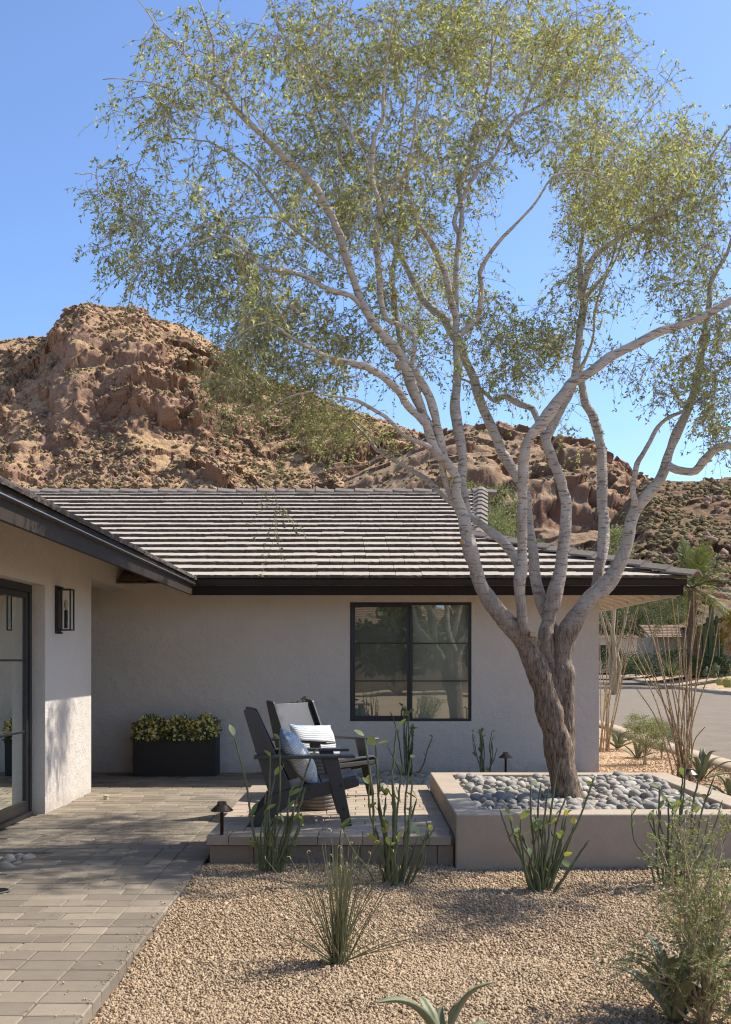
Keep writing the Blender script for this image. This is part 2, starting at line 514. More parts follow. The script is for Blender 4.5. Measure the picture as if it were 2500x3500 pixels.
def paver_mesh(w, d, h, ch=0.005, seed=0):
    r = random.Random(seed)
    x, y = w/2-0.0025, d/2-0.0025
    def ring(ix, z):
        return [(sx*(x-ix)+r.uniform(-1, 1)*0.0012, sy*(y-ix)+r.uniform(-1, 1)*0.0012, z+r.uniform(-1, 1)*0.0008) for sx, sy in ((-1,-1),(1,-1),(1,1),(-1,1))]
    V = ring(0, -h) + ring(0, -ch) + ring(ch, 0)
    F = [(8,9,10,11)] + [(i, (i+1)%4, (i+1)%4+4, i+4) for i in range(4)] + [(i+4, (i+1)%4+4, (i+1)%4+8, i+8) for i in range(4)]
    return mesh_np('paver', V, F)

def lay(name, specs, mat, parent, keep, z0=0.0, h=0.06, rest_name='paver_field'):
    """specs: (x, y, w, d, score). The `keep` highest scores become parts of their own, the others one joined part"""
    cache = {}
    specs = sorted(specs, key=lambda s: -s[4])
    rest = MB()
    r = random.Random(3)
    for i, (x, y, w, d, sc) in enumerate(specs):
        key = (round(w, 3), round(d, 3), r.randrange(3))
        if key not in cache:
            cache[key] = paver_mesh(w, d, h, seed=len(cache)); cache[key].materials.append(mat)
        dz = z0 + r.uniform(-0.0018, 0.0018)
        if i < keep:
            link(name, cache[key], None, parent, (x, y, dz), (r.uniform(-.006, .006), r.uniform(-.006, .006), r.uniform(-.004, .004)))
        else:
            me = cache[key]
            rest.add([(v.co.x+x, v.co.y+y, v.co.z+dz) for v in me.vertices], [tuple(p.vertices) for p in me.polygons])
    if rest.V:
        tag(rest.build(rest_name, mat, parent), kind='stuff')

def score(x, y, z=0.0):
    """how large a piece there shows in the photograph (0 outside the frame)"""
    if y < 1: return 0
    sx = VX + FPX*x/y; sy = VY + FPX*(CAM_H-z)/y
    return (1.0/y if (-60 < sx < 2560 and -60 < sy < 3560) else 0.0)

U = 0.155
def fill_rows(x0, x1, y0, y1, rr, skip=None, z=0.0):
    out = []
    y = y0; row = 0
    while y < y1 - 0.03:
        d = min(U, y1-y)
        x = x1
        first = True
        while x > x0 + 0.01:
            w = rr.choice([U, U*1.5, U*1.5, U*2, U*1.5]) if not first else rr.choice([U, U*1.5, U*2, U*0.75])
            first = False
            w = min(w, x-x0)
            if x - w - x0 < 0.05: w = x-x0
            cx, cy = x-w/2, y+d/2
            if not (skip and skip(cx, cy)):
                out.append((cx, cy, w, d, score(cx, cy, z)))
            x -= w
        y += d; row += 1
    return out

rr = random.Random(21)
PATH_X = -1.10
inset = lambda x, y: (x < -2.36 and 6.72 < y < 7.64)
specs = fill_rows(-4.0, PATH_X-1.5*U, 2.6, 13.25, rr, inset)
specs = [s for s in specs if not (s[0] < -2.95 and s[1] < 11.2)]
y = 2.6
while y < 13.2:
    specs.append((PATH_X-0.75*U, y+U/2, 1.5*U, U, score(PATH_X-0.1, y+U/2)*1.2)); y += U
specs += fill_rows(PATH_X, -0.42, 10.42, 13.25, rr)
patio = MB().add([(-4.6,1.5,-0.012),(PATH_X-0.004,1.5,-0.012),(PATH_X-0.004,10.4,-0.012),(-0.42,10.4,-0.012),(-0.42,13.25,-0.012),(-4.6,13.25,-0.012)], [(0,1,2,3,4,5)]).build('paved_path', simple('joint_sand', (0.20, 0.165, 0.13), (0.14, 0.115, 0.09), 60, 0.95))
tag(patio, 'grey concrete paver walk leading along the glass door to the alcove', 'paving', kind='structure')
specs = [s for s in specs if s[4] > 0 or s[1] > 2.5]
lay('paver', specs, MAT['paver'], patio, 300)

# raised platform with cap stones and retaining blocks
PLX0, PLX1, PLY0, PLY1, PLZ = -1.06, 0.645, 7.32, 10.36, 0.185
plat = thing('raised_platform', 'raised paver platform with stone block edge carrying the two black chairs', 'platform')
MB().box(PLX0+0.02, PLX1, PLY0+0.02, PLY1-0.02, -0.2, PLZ-0.012).build('core', MAT['block'], plat)
sp = fill_rows(PLX0+1.5*U-0.02, PLX1, PLY0+1.5*U-0.02, PLY1, random.Random(5), z=PLZ)
y = PLY0+1.5*U-0.02
while y < PLY1-0.05:
    sp.append((PLX0-0.02+0.75*U, y+U/2, 1.5*U, U, 1)); y += U
lay('paver', sp, MAT['platform'], plat, 400, PLZ)
x = PLX0-0.02; cs = []
while x < PLX1-0.03:
    w = min(U, PLX1-x); cs.append((x+w/2, PLY0-0.02+0.75*U, w, 1.5*U, 1)); x += w
lay('cap_stone', cs, MAT['platform'], plat, 400, PLZ+0.001, 0.062)
bm_cache = {}
x = PLX0
k = 0
while x < PLX1-0.02:
    w = min([0.31, 0.23, 0.31, 0.2][k % 4], PLX1-x); k += 1
    MB().box(x+0.0025, x+w-0.0025, PLY0+0.0, PLY0+0.12, -0.14, PLZ-0.066).build('wall_block', MAT['block'], plat, bevel=0.004, seg=1)
    x += w
y = PLY0+0.125
while y < PLY1-0.1:
    MB().box(PLX0, PLX0+0.12, y+0.0025, y+0.3075, -0.14, PLZ-0.066).build('wall_block', MAT['block'], plat, bevel=0.004, seg=1); y += 0.31

# planter
PX0, PX1, PY0, PY1, PZ = 0.652, 2.90, 7.25, 9.98, 0.347
IX0, IX1, IY0, IY1 = 0.845, 2.69, 7.50, 9.79
pl = MB()
o = [(PX0,PY0),(PX1,PY0),(PX1,PY1),(PX0,PY1)]; i4 = [(IX0,IY0),(IX1,IY0),(IX1,IY1),(IX0,IY1)]
V = [(*p, -0.2) for p in o] + [(*p, PZ) for p in o] + [(*p, PZ) for p in i4] + [(*p, 0.12) for p in i4]
F = [(i, (i+1)%4, (i+1)%4+4, i+4) for i in range(4)] + [(i+4, (i+1)%4+4, (i+1)%4+8, i+8) for i in range(4)] + [(i+8, (i+1)%4+8, (i+1)%4+12, i+12) for i in range(4)] + [(12,13,14,15)]
pl.add(V, F)
planter = pl.build('tree_planter', MAT['plaster'], bevel=0.012, seg=3)
tag(planter, 'low square tan plaster planter wall around the tree and river pebbles', 'planter')

# ------------------------------------------------------------------ pebbles
import bmesh
def pebble_meshes(n=12):
    out = []
    for s in range(n):
        bm = bmesh.new(); bmesh.ops.create_icosphere(bm, subdivisions=2, radius=1)
        V = np.array([v.co for v in bm.verts])
        r = random.Random(s)
        e = np.array([1.0, r.uniform(0.6, 0.92), r.uniform(0.48, 0.8)])
        d = 1 + 0.42*(vnoise(V*1.2+s*7.3, s)-0.5)
        # a superellipsoid-like flattening makes worn river stones
        W = np.sign(V)*np.abs(V)**0.86
        W = W*d[:, None]*e
        for v, c in zip(bm.verts, W): v.co = c
        me = bpy.data.meshes.new('pebble'); bm.to_mesh(me); bm.free()
        me.polygons.foreach_set('use_smooth', np.ones(len(me.polygons), dtype=bool))
        me.materials.append(MAT['pebble']); out.append(me)
    return out
PEB = pebble_meshes()
def scatter(x0, x1, y0, y1, mind, seed, tries=9000, avoid=None):
    r = random.Random(seed); cell = {}; pts = []
    for _ in range(tries):
        x, y = r.uniform(x0, x1), r.uniform(y0, y1)
        if avoid and avoid(x, y): continue
        k = (int(x/mind), int(y/mind)); ok = True
        for a in (-1, 0, 1):
            for b in (-1, 0, 1):
                for q in cell.get((k[0]+a, k[1]+b), ()):
                    if (q[0]-x)**2+(q[1]-y)**2 < mind*mind: ok = False
        if ok:
            cell.setdefault(k, []).append((x, y)); pts.append((x, y))
    return pts
def pebbles(parent, pts, zf, size, keep, seed):
    r = random.Random(seed)
    pts = sorted(pts, key=lambda p: p[1])
    rest = [[], []]; nb = 0
    for i, p in enumerate(pts):
        x, y = p[0], p[1]; lay_ = p[2] if len(p) > 2 else 0
        s = size*r.choice([0.5, 0.65, 0.8, 0.95, 1.05, 1.2, 1.45])
        me = r.choice(PEB)
        loc = (x, y, zf(x, y)+lay_+r.uniform(-.010, .014)); rot = (r.uniform(-.9, .9), r.uniform(-.9, .9), r.uniform(0, 6.28))
        if i < keep:
            link('pebble', me, None, parent, loc, rot, (s, s, s))
        else:
            M = Matrix.LocRotScale(Vector(loc), Matrix.Rotation(rot[2], 3, 'Z') @ Matrix.Rotation(rot[0], 3, 'X'), Vector((s, s, s)))
            V = np.array([M @ v.co for v in me.vertices]); F = np.array([tuple(q.vertices) for q in me.polygons])
            rest[0].append(V); rest[1].append(F+nb); nb += len(V)
    if rest[0]:
        o = link('pebble_fill', mesh_np('pebble_fill', np.vstack(rest[0]), np.vstack(rest[1]), True), MAT['pebble'], parent)
        tag(o, kind='stuff')
TREE_Y = 8.48
TREE_X = (1941-VX)/FPX*TREE_Y
bed = MB().box(IX0+0.002, IX1-0.002, IY0+0.002, IY1-0.002, 0.13, 0.245).build('pebble_bed', simple('bed_soil', (0.12, 0.10, 0.085), (0.08, 0.07, 0.06), 30, 0.95))
tag(bed, 'bed of rounded grey river pebbles filling the tree planter', 'pebble bed', kind='structure')
near_trunk = lambda x, y: (x-TREE_X)**2+(y-TREE_Y)**2 < 0.155**2
ptsA = scatter(IX0+0.03, IX1-0.03, IY0+0.03, IY1-0.03, 0.05, 1, 18000, near_trunk)
ptsB = [(x, y, 0.035) for x, y in scatter(IX0+0.06, IX1-0.06, IY0+0.06, IY1-0.06, 0.078, 2, 7000, near_trunk)]
zbed = lambda x, y: 0.258 + 0.03*float(vnoise(np.array([x*2.2, y*2.2, 0.3]), 9)) + 0.02*math.exp(-((y-9.5)/0.5)**2)
pebbles(bed, ptsB + ptsA, zbed, 0.043, 300, 4)

strip_bed = MB().box(-0.415, 3.0, 10.42, 13.24, -0.12, -0.05).build('pebble_strip', bed.data.materials[0])
tag(strip_bed, 'strip of grey river pebbles between the platform and the house wall', 'pebble bed', kind='structure')
pebbles(strip_bed, [p for p in scatter(-0.38, 0.8, 11.3, 13.2, 0.065, 8, 4000)], lambda x, y: -0.02, 0.052, 240, 6)
ib = MB().box(-2.98, -2.362, 6.725, 7.635, -0.1, -0.06).build('pebble_inset', bed.data.materials[0])
tag(ib, 'small pebble filled cutout in the paver walk at the left edge', 'pebble bed', kind='structure')
pebbles(ib, scatter(-2.9, -2.39, 6.76, 7.6, 0.065, 12, 900), lambda x, y: -0.035, 0.05, 120, 9)
dc = thing('drain_cover', 'round metal drain cover set flush in the paver walk', 'drain cover', (-2.215, 6.40, 0.001))
MB().lathe([(0.0, 0.0), (0.075, 0.0), (0.078, 0.004), (0.066, 0.007), (0.064, 0.004), (0.0, 0.004)], k=28).build('rim', simple('galvanised', (0.42, 0.41, 0.39), (0.3, 0.29, 0.27), 30, 0.4, metallic=0.8), dc)
for q in range(-3, 4):
    hw = math.sqrt(max(0.0, 0.06**2-(q*0.017)**2))
    if hw > 0.01: MB().box(-hw, hw, q*0.017-0.004, q*0.017+0.004, 0.004, 0.008).build('bar', MAT['black_metal'], dc)
uc = thing('vent_cap', 'small white drain pipe cap standing on the walk near the wall corner', 'vent cap', tuple(G(363, 2733)))
MB().lathe([(0.026, 0.0), (0.026, 0.035), (0.03, 0.036), (0.03, 0.044), (0.026, 0.047)], k=16).build('cap', simple('white_plastic', (0.5, 0.47, 0.41), (0.45, 0.42, 0.36), 20, 0.5), uc)

# ------------------------------------------------------------------ crushed gravel (nobody could count it)
def gravel_stones(name, label, pts, zf, smin, smax, seed, mat):
    rg = np.random.default_rng(seed)
    n = len(pts)
    octa = np.array([(1,0,0),(-.5,.87,0),(-.5,-.87,0),(0,0,1),(0,0,-1)], float)
    base = octa[None]*rg.uniform(0.7, 1.25, (n, 5, 1)) + rg.normal(0, 0.2, (n, 5, 3))
    sc = rg.uniform(smin, smax, (n, 1))*rg.choice([0.55, 0.8, 1.0, 1.0, 1.3, 1.7], (n, 1), p=[.2, .25, .2, .2, .11, .04])
    base *= (sc*rg.uniform(0.65, 1.1, (n, 3)))[:, None, :]
    q = unit(rg.normal(size=(n, 4)))
    w, x, y, z = q.T
    R = np.stack([np.stack([1-2*(y*y+z*z), 2*(x*y-z*w), 2*(x*z+y*w)], -1), np.stack([2*(x*y+z*w), 1-2*(x*x+z*z), 2*(y*z-x*w)], -1), np.stack([2*(x*z-y*w), 2*(y*z+x*w), 1-2*(x*x+y*y)], -1)], -2)
    V = np.einsum('nij,nkj->nki', R, base)
    c = np.c_[pts, zf(pts[:, 0], pts[:, 1]) + rg.uniform(-0.002, 0.007, n)]
    V += c[:, None, :]
    f = np.array([(0,1,3),(1,2,3),(2,0,3),(1,0,4),(2,1,4),(0,2,4)])
    F = (f[None]+(np.arange(n)*5)[:, None, None]).reshape(-1, 3)
    return tag(link(name, mesh_np(name, V.reshape(-1, 3), F), mat), label, 'gravel', kind='stuff')
def gravel_pts(n, x0, x1, y0, y1, rg, edge=lambda x, y: True):
    X = rg.uniform(x0, x1, n); Y = rg.uniform(y0, y1, n)
    sx = VX+FPX*X/np.maximum(Y, 0.1)
    ok = (sx > -150) & (sx < 2700) & edge(X, Y)
    return np.stack([X, Y], -1)[ok]
rg = np.random.default_rng(5)
gp = np.vstack([gravel_pts(92000, -1.095, 2.3, 3.75, 5.2, rg), gravel_pts(72000, -1.095, 2.9, 5.2, 7.25, rg),
                gravel_pts(4500, -1.06, 0.66, 7.2, 7.33, rg)])
gravel_stones('gravel', 'loose tan crushed gravel covering the front bed', gp, gz, 0.0064, 0.0112, 7, MAT['gravel'])
yp = gravel_pts(9000, 2.95, 5.2, 9.5, 17, rg)
sp_ = np.vstack([np.c_[PATH_X-np.abs(rg.normal(0, 0.05, 160)), rg.uniform(3.9, 7.2, 160)], np.c_[rg.uniform(-1.0, 0.6, 40), rg.uniform(7.35, 7.6, 40)]])
so_ = gravel_stones('stray_gravel', 'few gravel chips strayed onto the paver edge', sp_, lambda x, y: np.where(y > 7.3, PLZ+0.006, 0.006), 0.004, 0.008, 17, MAT['gravel'])
gravel_stones('yard_gravel', 'fine golden gravel scattered over the side yard', yp, lambda x, y: np.full_like(x, -0.035), 0.008, 0.016, 8, MAT['yard'])
# ------------------------------------------------------------------ the house
WALL_Y, WING_X = 13.26, -2.90
house = thing('house', 'low pale stucco ranch house with grey tile roof and dark eaves', 'house')
w = MB()
WX0, WX1, WZ0, WZ1 = -0.145, 1.39, 0.645, 2.15
t = 0.22
w.box(-6.2, WX0, WALL_Y, WALL_Y+t, -0.2, 2.60)
w.box(WX1, 3.0, WALL_Y, WALL_Y+t, -0.2, 2.60)
w.box(WX0, WX1, WALL_Y, WALL_Y+t, -0.2, WZ0)
w.box(WX0, WX1, WALL_Y, WALL_Y+t, WZ1, 2.60)
w.box(2.78, 3.0, WALL_Y+t, 19.0, -0.2, 2.60)
w.build('wall', MAT['stucco'], house)
DY0, DY1, DZ1 = 5.2, 9.63, 2.10
w = MB()
w.box(WING_X-0.3, WING_X, DY1, 11.27, -0.2, 2.62)
w.box(WING_X-0.3, WING_X, DY0, DY1, DZ1, 2.62)
w.box(WING_X-0.3, WING_X, -4, DY0, -0.2, 2.62)
w.box(WING_X-0.3, WING_X, 11.27, WALL_Y, 2.29, 2.62)
w.box(-6.2, WING_X-0.3, 11.05, 11.27, -0.2, 2.62)
w.box(-6.4, -6.2, 11.27, WALL_Y, -0.2, 2.62)
w.build('wing_wall', MAT['stucco'], house)

# window
win = link('window', None, parent=house)
fy = WALL_Y+0.035
def bar(p, name, x0, x1, z0, z1, y0, y1, m='black_metal'):
    return MB().box(x0, x1, y0, y1, z0, z1).build(name, MAT[m], p, bevel=0.003, seg=1)
mid = (WX0+WX1)/2
fr = MB()
for a, b, c, d in ((WX0+.002, WX0+.035, WZ0+.002, WZ1-.002), (WX1-.035, WX1-.002, WZ0+.002, WZ1-.002), (WX0+.035, WX1-.035, WZ1-.035, WZ1-.002), (WX0+.035, WX1-.035, WZ0+.002, WZ0+.032), (mid-.014, mid+.022, WZ0+.032, WZ1-.035)):
    fr.box(a, b, fy, fy+0.07, c, d)
fr.build('frame', MAT['black_metal'], win)
sash = MB()
for a, b, c, d in ((WX0+.036, WX0+.066, WZ0+.034, WZ1-.037), (mid-.046, mid-.016, WZ0+.034, WZ1-.037), (WX0+.066, mid-.046, WZ1-.062, WZ1-.037), (WX0+.066, mid-.046, WZ0+.034, WZ0+.066)):
    sash.box(a, b, fy+0.012, fy+0.05, c, d)
sash.build('sash', MAT['black_metal'], win)
for x0, x1 in ((WX0+.066, mid-.046), (mid+.022, WX1-.035)):
    for f in (1/3.0, 2/3.0):
        z = WZ1-0.04-(WZ1-WZ0-0.07)*f
        bar(win, 'muntin', x0, x1, z-0.007, z+0.007, fy+0.02, fy+0.046)
    MB().add([(x0, fy+0.03, WZ0+.03), (x1, fy+0.03, WZ0+.03), (x1, fy+0.03, WZ1-.03), (x0, fy+0.03, WZ1-.03)], [(0,1,2,3)]).build('pane', MAT['glass'], win)
bar(win, 'latch', WX0+.008, WX0+.016, 1.27, 1.40, fy-0.006, fy-0.0005, 'bronze')
room = MB()
def inner(rm, x0, x1, y0, y1, z0, z1, openside):
    V = [(x0,y0,z0),(x1,y0,z0),(x1,y1,z0),(x0,y1,z0),(x0,y0,z1),(x1,y0,z1),(x1,y1,z1),(x0,y1,z1)]
    F = {'bottom': (0,1,2,3), 'top': (4,7,6,5), 'front': (0,4,5,1), 'right': (1,5,6,2), 'back': (2,6,7,3), 'left': (3,7,4,0)}
    rm.add(V, [f for k, f in F.items() if k != openside])
inner(room, -1.6, 2.77, WALL_Y+t+0.004, 17.0, 0.02, 2.5, 'front')
link('interior', room.mesh('interior'), MAT['interior'], house)
def curtain(parent, x0, x1, y, z0, z1, along='x'):
    n = 60; V = []; F = []
    for i in range(n+1):
        u = x0+(x1-x0)*i/n; d = 0.03*math.sin(i*0.95)+0.012*math.sin(i*2.3)
        for z in (z0, z1):
            V.append((u, y+d, z) if along == 'x' else (y+d, u, z))
    F = [(2*i, 2*i+2, 2*i+3, 2*i+1) for i in range(n)]
    return link('curtain', mesh_np('curtain', V, F, True), MAT['curtain'], parent)
link('added_pane_sheet', MB().box(mid+0.03, WX1-0.03, fy+0.11, fy+0.113, WZ0+0.02, WZ1-0.03).mesh('added_pane_sheet'), simple('pane_sheet_cloth', (0.78, 0.79, 0.74), (0.73, 0.74, 0.69), 8, 0.9), house)  # flat sheet added behind the right pane to lighten the glass
link('added_pane_sheet', MB().box(WX0+0.03, mid-0.03, fy+0.22, fy+0.223, WZ0+0.02, WZ1-0.03).mesh('added_pane_sheet'), simple('grey_pane_sheet_cloth', (0.55, 0.55, 0.50), (0.5, 0.5, 0.455), 8, 0.9), house)  # second sheet added deeper behind the left pane for a dimmer tone

# sliding door of the wing
door = link('sliding_door', None, parent=house)
DX = WING_X-0.12
def ybar(p, name, y0, y1, z0, z1, x0=DX-0.06, x1=DX, m='black_metal'):
    return MB().box(x0, x1, y0, y1, z0, z1).build(name, MAT[m], p, bevel=0.003, seg=1)
ybar(door, 'jamb', DY1-0.055, DY1-0.002, 0.0, DZ1-0.002)
ybar(door, 'head', DY0, DY1-0.055, DZ1-0.07, DZ1-0.002)
ybar(door, 'sill', DY0, DY1-0.055, 0.0, 0.035, DX-0.06, DX+0.03)
ybar(door, 'stile', DY1-0.125, DY1-0.057, 0.036, DZ1-0.072, DX-0.052, DX-0.012)
ybar(door, 'bottom_rail', DY0, DY1-0.125, 0.036, 0.14, DX-0.052, DX-0.012)
ybar(door, 'top_rail', DY0, DY1-0.125, DZ1-0.13, DZ1-0.072, DX-0.052, DX-0.012)
ybar(door, 'stile', 7.35, 7.45, 0.14, DZ1-0.13, DX-0.052, DX-0.012)
for z in (0.765, 1.41):
    ybar(door, 'muntin', DY0, DY1-0.125, z-0.009, z+0.009, DX-0.04, DX-0.022)
MB().add([(DX-0.031, DY0, 0.1), (DX-0.031, DY1-0.1, 0.1), (DX-0.031, DY1-0.1, 2.0), (DX-0.031, DY0, 2.0)], [(0,1,2,3)]).build('pane', MAT['glass'], door)
room = MB(); inner(room, -8, WING_X-0.304, 1.0, 11.04, 0.0, 2.5, 'right')
link('interior', room.mesh('interior'), MAT['interior'], house)
curtain(house, 8.75, 9.5, WING_X-0.42, 0.03, 2.2, 'y')

# roof
PITCH = 1/3.0; ANG = math.atan(PITCH)
EY, EZ, EX = 12.37, 2.345, 3.86           # eave line of the tiles, deck height there, eave line on the street side
def deck(y): return EZ + PITCH*(y-EY)
RY = 18.2; RZ = deck(RY)
GA = (1.62, 14.61); GB = (2.06, RY)
roof = link('roof', None, parent=house)
dk = MB()
fr_poly = [(-7.4, EY+0.03), (EX-0.03, EY+0.03), GA, GB, (-7.4, RY)]
V = [(x, y, deck(y)) for x, y in fr_poly]; n = len(V)
V2 = [(x, y, z-0.035) for x, y, z in V]
dk.add(V, [tuple(range(n))]); 
dk.add([(EX-0.03, EY+0.03, EZ+0.01), (EX-0.03, 24.0, EZ+0.01), (1.62, 24.0, deck(14.61)), (1.62, 14.61, deck(14.61))], [(0,1,2,3)])
dk.add([(1.62, 14.61, deck(14.61)), (2.06, RY, RZ), (2.06, 21.8, deck(14.61))], [(0,1,2)])
dk.add([(-7.4, RY, RZ), (2.06, RY, RZ), (2.06, 24.0, EZ), (-7.4, 24.0, EZ)], [(0,1,2,3)])
dk.build('roof_deck', MAT['cap_tile'], roof)
sf = MB().add([(x, y, z) for x, y, z in V2], [tuple(range(n))])
sf.add([(EX-0.03, EY+0.03, EZ-0.03), (EX-0.03, 19.0, EZ-0.03), (2.9, 19.0, EZ-0.03+0.93*PITCH), (2.9, EY+0.96, EZ-0.03+0.93*PITCH)], [(0,1,2,3)])
sf.build('soffit', MAT['soffit'], roof)
y = 12.75
while y < 18.6:
    x0 = max(3.0, EX-0.06-(y-EY-0.05) if y < 13.3 else 3.0)
    xa, xb = 3.002, EX-0.101
    MB().obox(((xa+xb)/2, y, 2.262+(xb-(xa+xb)/2)*PITCH), (((xb-xa)/2), 0, -((xb-xa)/2)*PITCH), (0, 0.02, 0), (0, 0, 0.058)).build('rafter', MAT['soffit'], roof)
    y += 0.42
x = -1.75
while x < 3.0:
    MB().obox((x, (EY+0.1+WALL_Y)/2, EZ-0.085+((EY+0.1+WALL_Y)/2-EY)*PITCH), (0.022, 0, 0), (0, (WALL_Y-EY-0.1)/2, (WALL_Y-EY-0.1)/2*PITCH), (0, 0, 0.045)).build('rafter', MAT['soffit'], roof)
    x += 0.6
fz0, fz1, fz2 = 2.185, 2.295, 2.372
f = MB().box(-2.0, EX-0.05, EY+0.055, EY+0.085, fz0, fz1); f.box(EX-0.079, EX-0.05, EY+0.085, 19.0, fz0, fz1)
f.build('fascia_board', MAT['fascia_dark'], roof)
MB().box(EX-0.1, EX-0.0795, EY+0.09, 19.0, fz0-0.003, 2.33).build('trim_board', MAT['soffit'], roof)
f = MB().box(-1.97, EX-0.02, EY+0.02, EY+0.0545, fz1+0.002, fz2); f.box(EX-0.055, EX-0.02, EY+0.0545, 19.0, fz1+0.002, fz2)
f.prism([(-1.97, fz1+0.002), (-1.97, fz1+0.008), (EX-0.02, fz1+0.008), (EX-0.02, fz1+0.002)], EY+0.008, EY+0.0199)
f.build('gutter', MAT['fascia'], roof, bevel=0.004)

TL, TT, TE = 0.405, 0.039, 0.343
def tile_mesh(w, seed):
    """flat concrete tile with a chipped front edge; x across, y up the slope"""
    r = random.Random(seed); n = 7
    xs = [-w/2+0.002 + (w-0.004)*i/(n-1) for i in range(n)]
    V = []
    for i, x in enumerate(xs):
        c = r.uniform(-0.004, 0.006) + (0.010 if r.random() < 0.25 else 0)
        V += [(x, r.uniform(-0.003, 0.004), 0.0), (x, c, TT*0.55), (x, c+r.uniform(0.004, 0.016), TT-r.uniform(0, 0.004)), (x, 0.045, TT), (x, TL, TT-0.004), (x, TL, 0.0)]
    F = []
    for i in range(n-1):
        a, b = i*6, (i+1)*6
        F += [(a+j, b+j, b+j+1, a+j+1) for j in range(4)]
    F += [(0,1,2,3,4,5), tuple((n-1)*6+j for j in (5,4,3,2,1,0)), ]
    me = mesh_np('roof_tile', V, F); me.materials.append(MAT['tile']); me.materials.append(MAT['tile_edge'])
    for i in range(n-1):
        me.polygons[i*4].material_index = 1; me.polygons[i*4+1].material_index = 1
    return me
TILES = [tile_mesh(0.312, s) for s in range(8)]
specs = []
rt = random.Random(17)
tilt = math.atan(TT/TE)
nrow = int((RY-EY)/(TE*math.cos(ANG)))+1
for i in range(nrow):
    yb = EY + i*TE*math.cos(ANG)
    zb = deck(yb) + (TT if i else TT*0.9)
    left = -2.25 - (yb-EY)
    tt = (yb-EY)
    right = EX-0.02-tt if yb < GA[1] else GA[0]+(GB[0]-GA[0])*(yb-GA[1])/(GB[1]-GA[1])
    x = right; off = rt.choice([0.0, 0.5])*0.312 if i else 0
    first = True
    while x > left:
        wd = 0.312-off if (first and off) else 0.312
        first = False
        specs.append((x-wd/2, yb+rt.uniform(-.003, .003), zb+rt.uniform(-.0015, .002), wd/0.312, i))
        x -= wd
rest = MB(); rest_mi = []
specs.sort(key=lambda s: (s[4], -s[0]))
def vis(s):
    sx = VX+FPX*s[0]/s[1]; sy = VY-FPX*(s[2]-CAM_H)/s[1]
    return sx > -30 and sy > 1611+0.526*max(sx, 0)-40 or sx > 640
shown = 0
for (x, yb, zb, sxl, i) in specs:
    me = rt.choice(TILES); ang = ANG-tilt+rt.uniform(-.006, .006)
    if vis((x, yb, zb)) and shown < 300:
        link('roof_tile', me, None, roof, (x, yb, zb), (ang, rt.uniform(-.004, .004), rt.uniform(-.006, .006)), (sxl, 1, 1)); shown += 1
    else:
        M = Matrix.Translation((x, yb, zb)) @ Matrix.Rotation(ang, 4, 'X') @ Matrix.Diagonal((sxl, 1, 1, 1))
        rest.add([M @ v.co for v in me.vertices], [tuple(p.vertices) for p in me.polygons]); rest_mi += [p.material_index for p in me.polygons]
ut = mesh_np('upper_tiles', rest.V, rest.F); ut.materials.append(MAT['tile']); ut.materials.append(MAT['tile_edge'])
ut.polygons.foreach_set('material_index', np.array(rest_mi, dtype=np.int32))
tag(link('upper_tiles', ut, None, roof), kind='stuff')

def cap_mesh(w, drop, L):
    th = 0.022
    prof = [(-w, -drop), (-w*0.25, -0.004), (w*0.25, -0.004), (w, -drop)]
    V = []
    for y in (0, L):
        V += [(x, y, z) for x, z in prof] + [(x, y, z-th) for x, z in prof]
    F = [(0,1,9,8),(1,2,10,9),(2,3,11,10),(4,12,13,5),(5,13,14,6),(6,14,15,7),(0,8,12,4),(3,7,15,11),(0,4,5,1),(1,5,6,2),(2,6,7,3),(8,9,13,12),(9,10,14,13),(10,11,15,14)]
    b = MB().add(V, F); me = b.mesh('ridge_tile'); me.materials.append(MAT['cap_tile']); return me
def caps(p0, p1, me, step, lift, name):
    p0, p1 = Vector(p0), Vector(p1); d = (p1-p0); L = d.length; d.normalize()
    n = max(1, int(L/step))
    x = d.cross(Vector((0, 0, 1))).normalized(); z = x.cross(d)
    for i in range(n+1):
        o = link(name, me, None, roof)
        q = Matrix((x, d, z)).transposed().to_4x4()
        o.matrix_world = Matrix.Translation(p0+d*(i*L/(n+0.6)) + z*lift) @ q @ Matrix.Rotation(-0.075+rt.uniform(-.01, .01), 4, 'X') @ Matrix.Rotation(rt.uniform(-.012, .012), 4, 'Z')
CAPM = cap_mesh(0.125, 0.062, 0.42)
caps((-7.2, RY, RZ+0.02), (2.12, RY, RZ+0.02), CAPM, 0.34, 0.10, 'ridge_tile')
caps((EX+0.07, EY-0.07, EZ+0.05), (GA[0], GA[1], deck(GA[1])+0.05), CAPM, 0.36, 0.085, 'ridge_tile')
caps((GA[0]+0.02, GA[1]+0.1, deck(GA[1])+0.06), (GB[0], GB[1]-0.05, RZ+0.05), CAPM, 0.34, 0.085, 'ridge_tile')
vp = MB().lathe([(0.05, -0.1), (0.05, 0.16), (0.075, 0.17), (0.075, 0.2), (0.03, 0.22)], k=12)
vp.build('vent_pipe', simple('grey_vent', (0.45, 0.45, 0.44), (0.4, 0.4, 0.38), 10, 0.6), roof, loc=(1.5, 16.1, deck(16.1)+0.07))

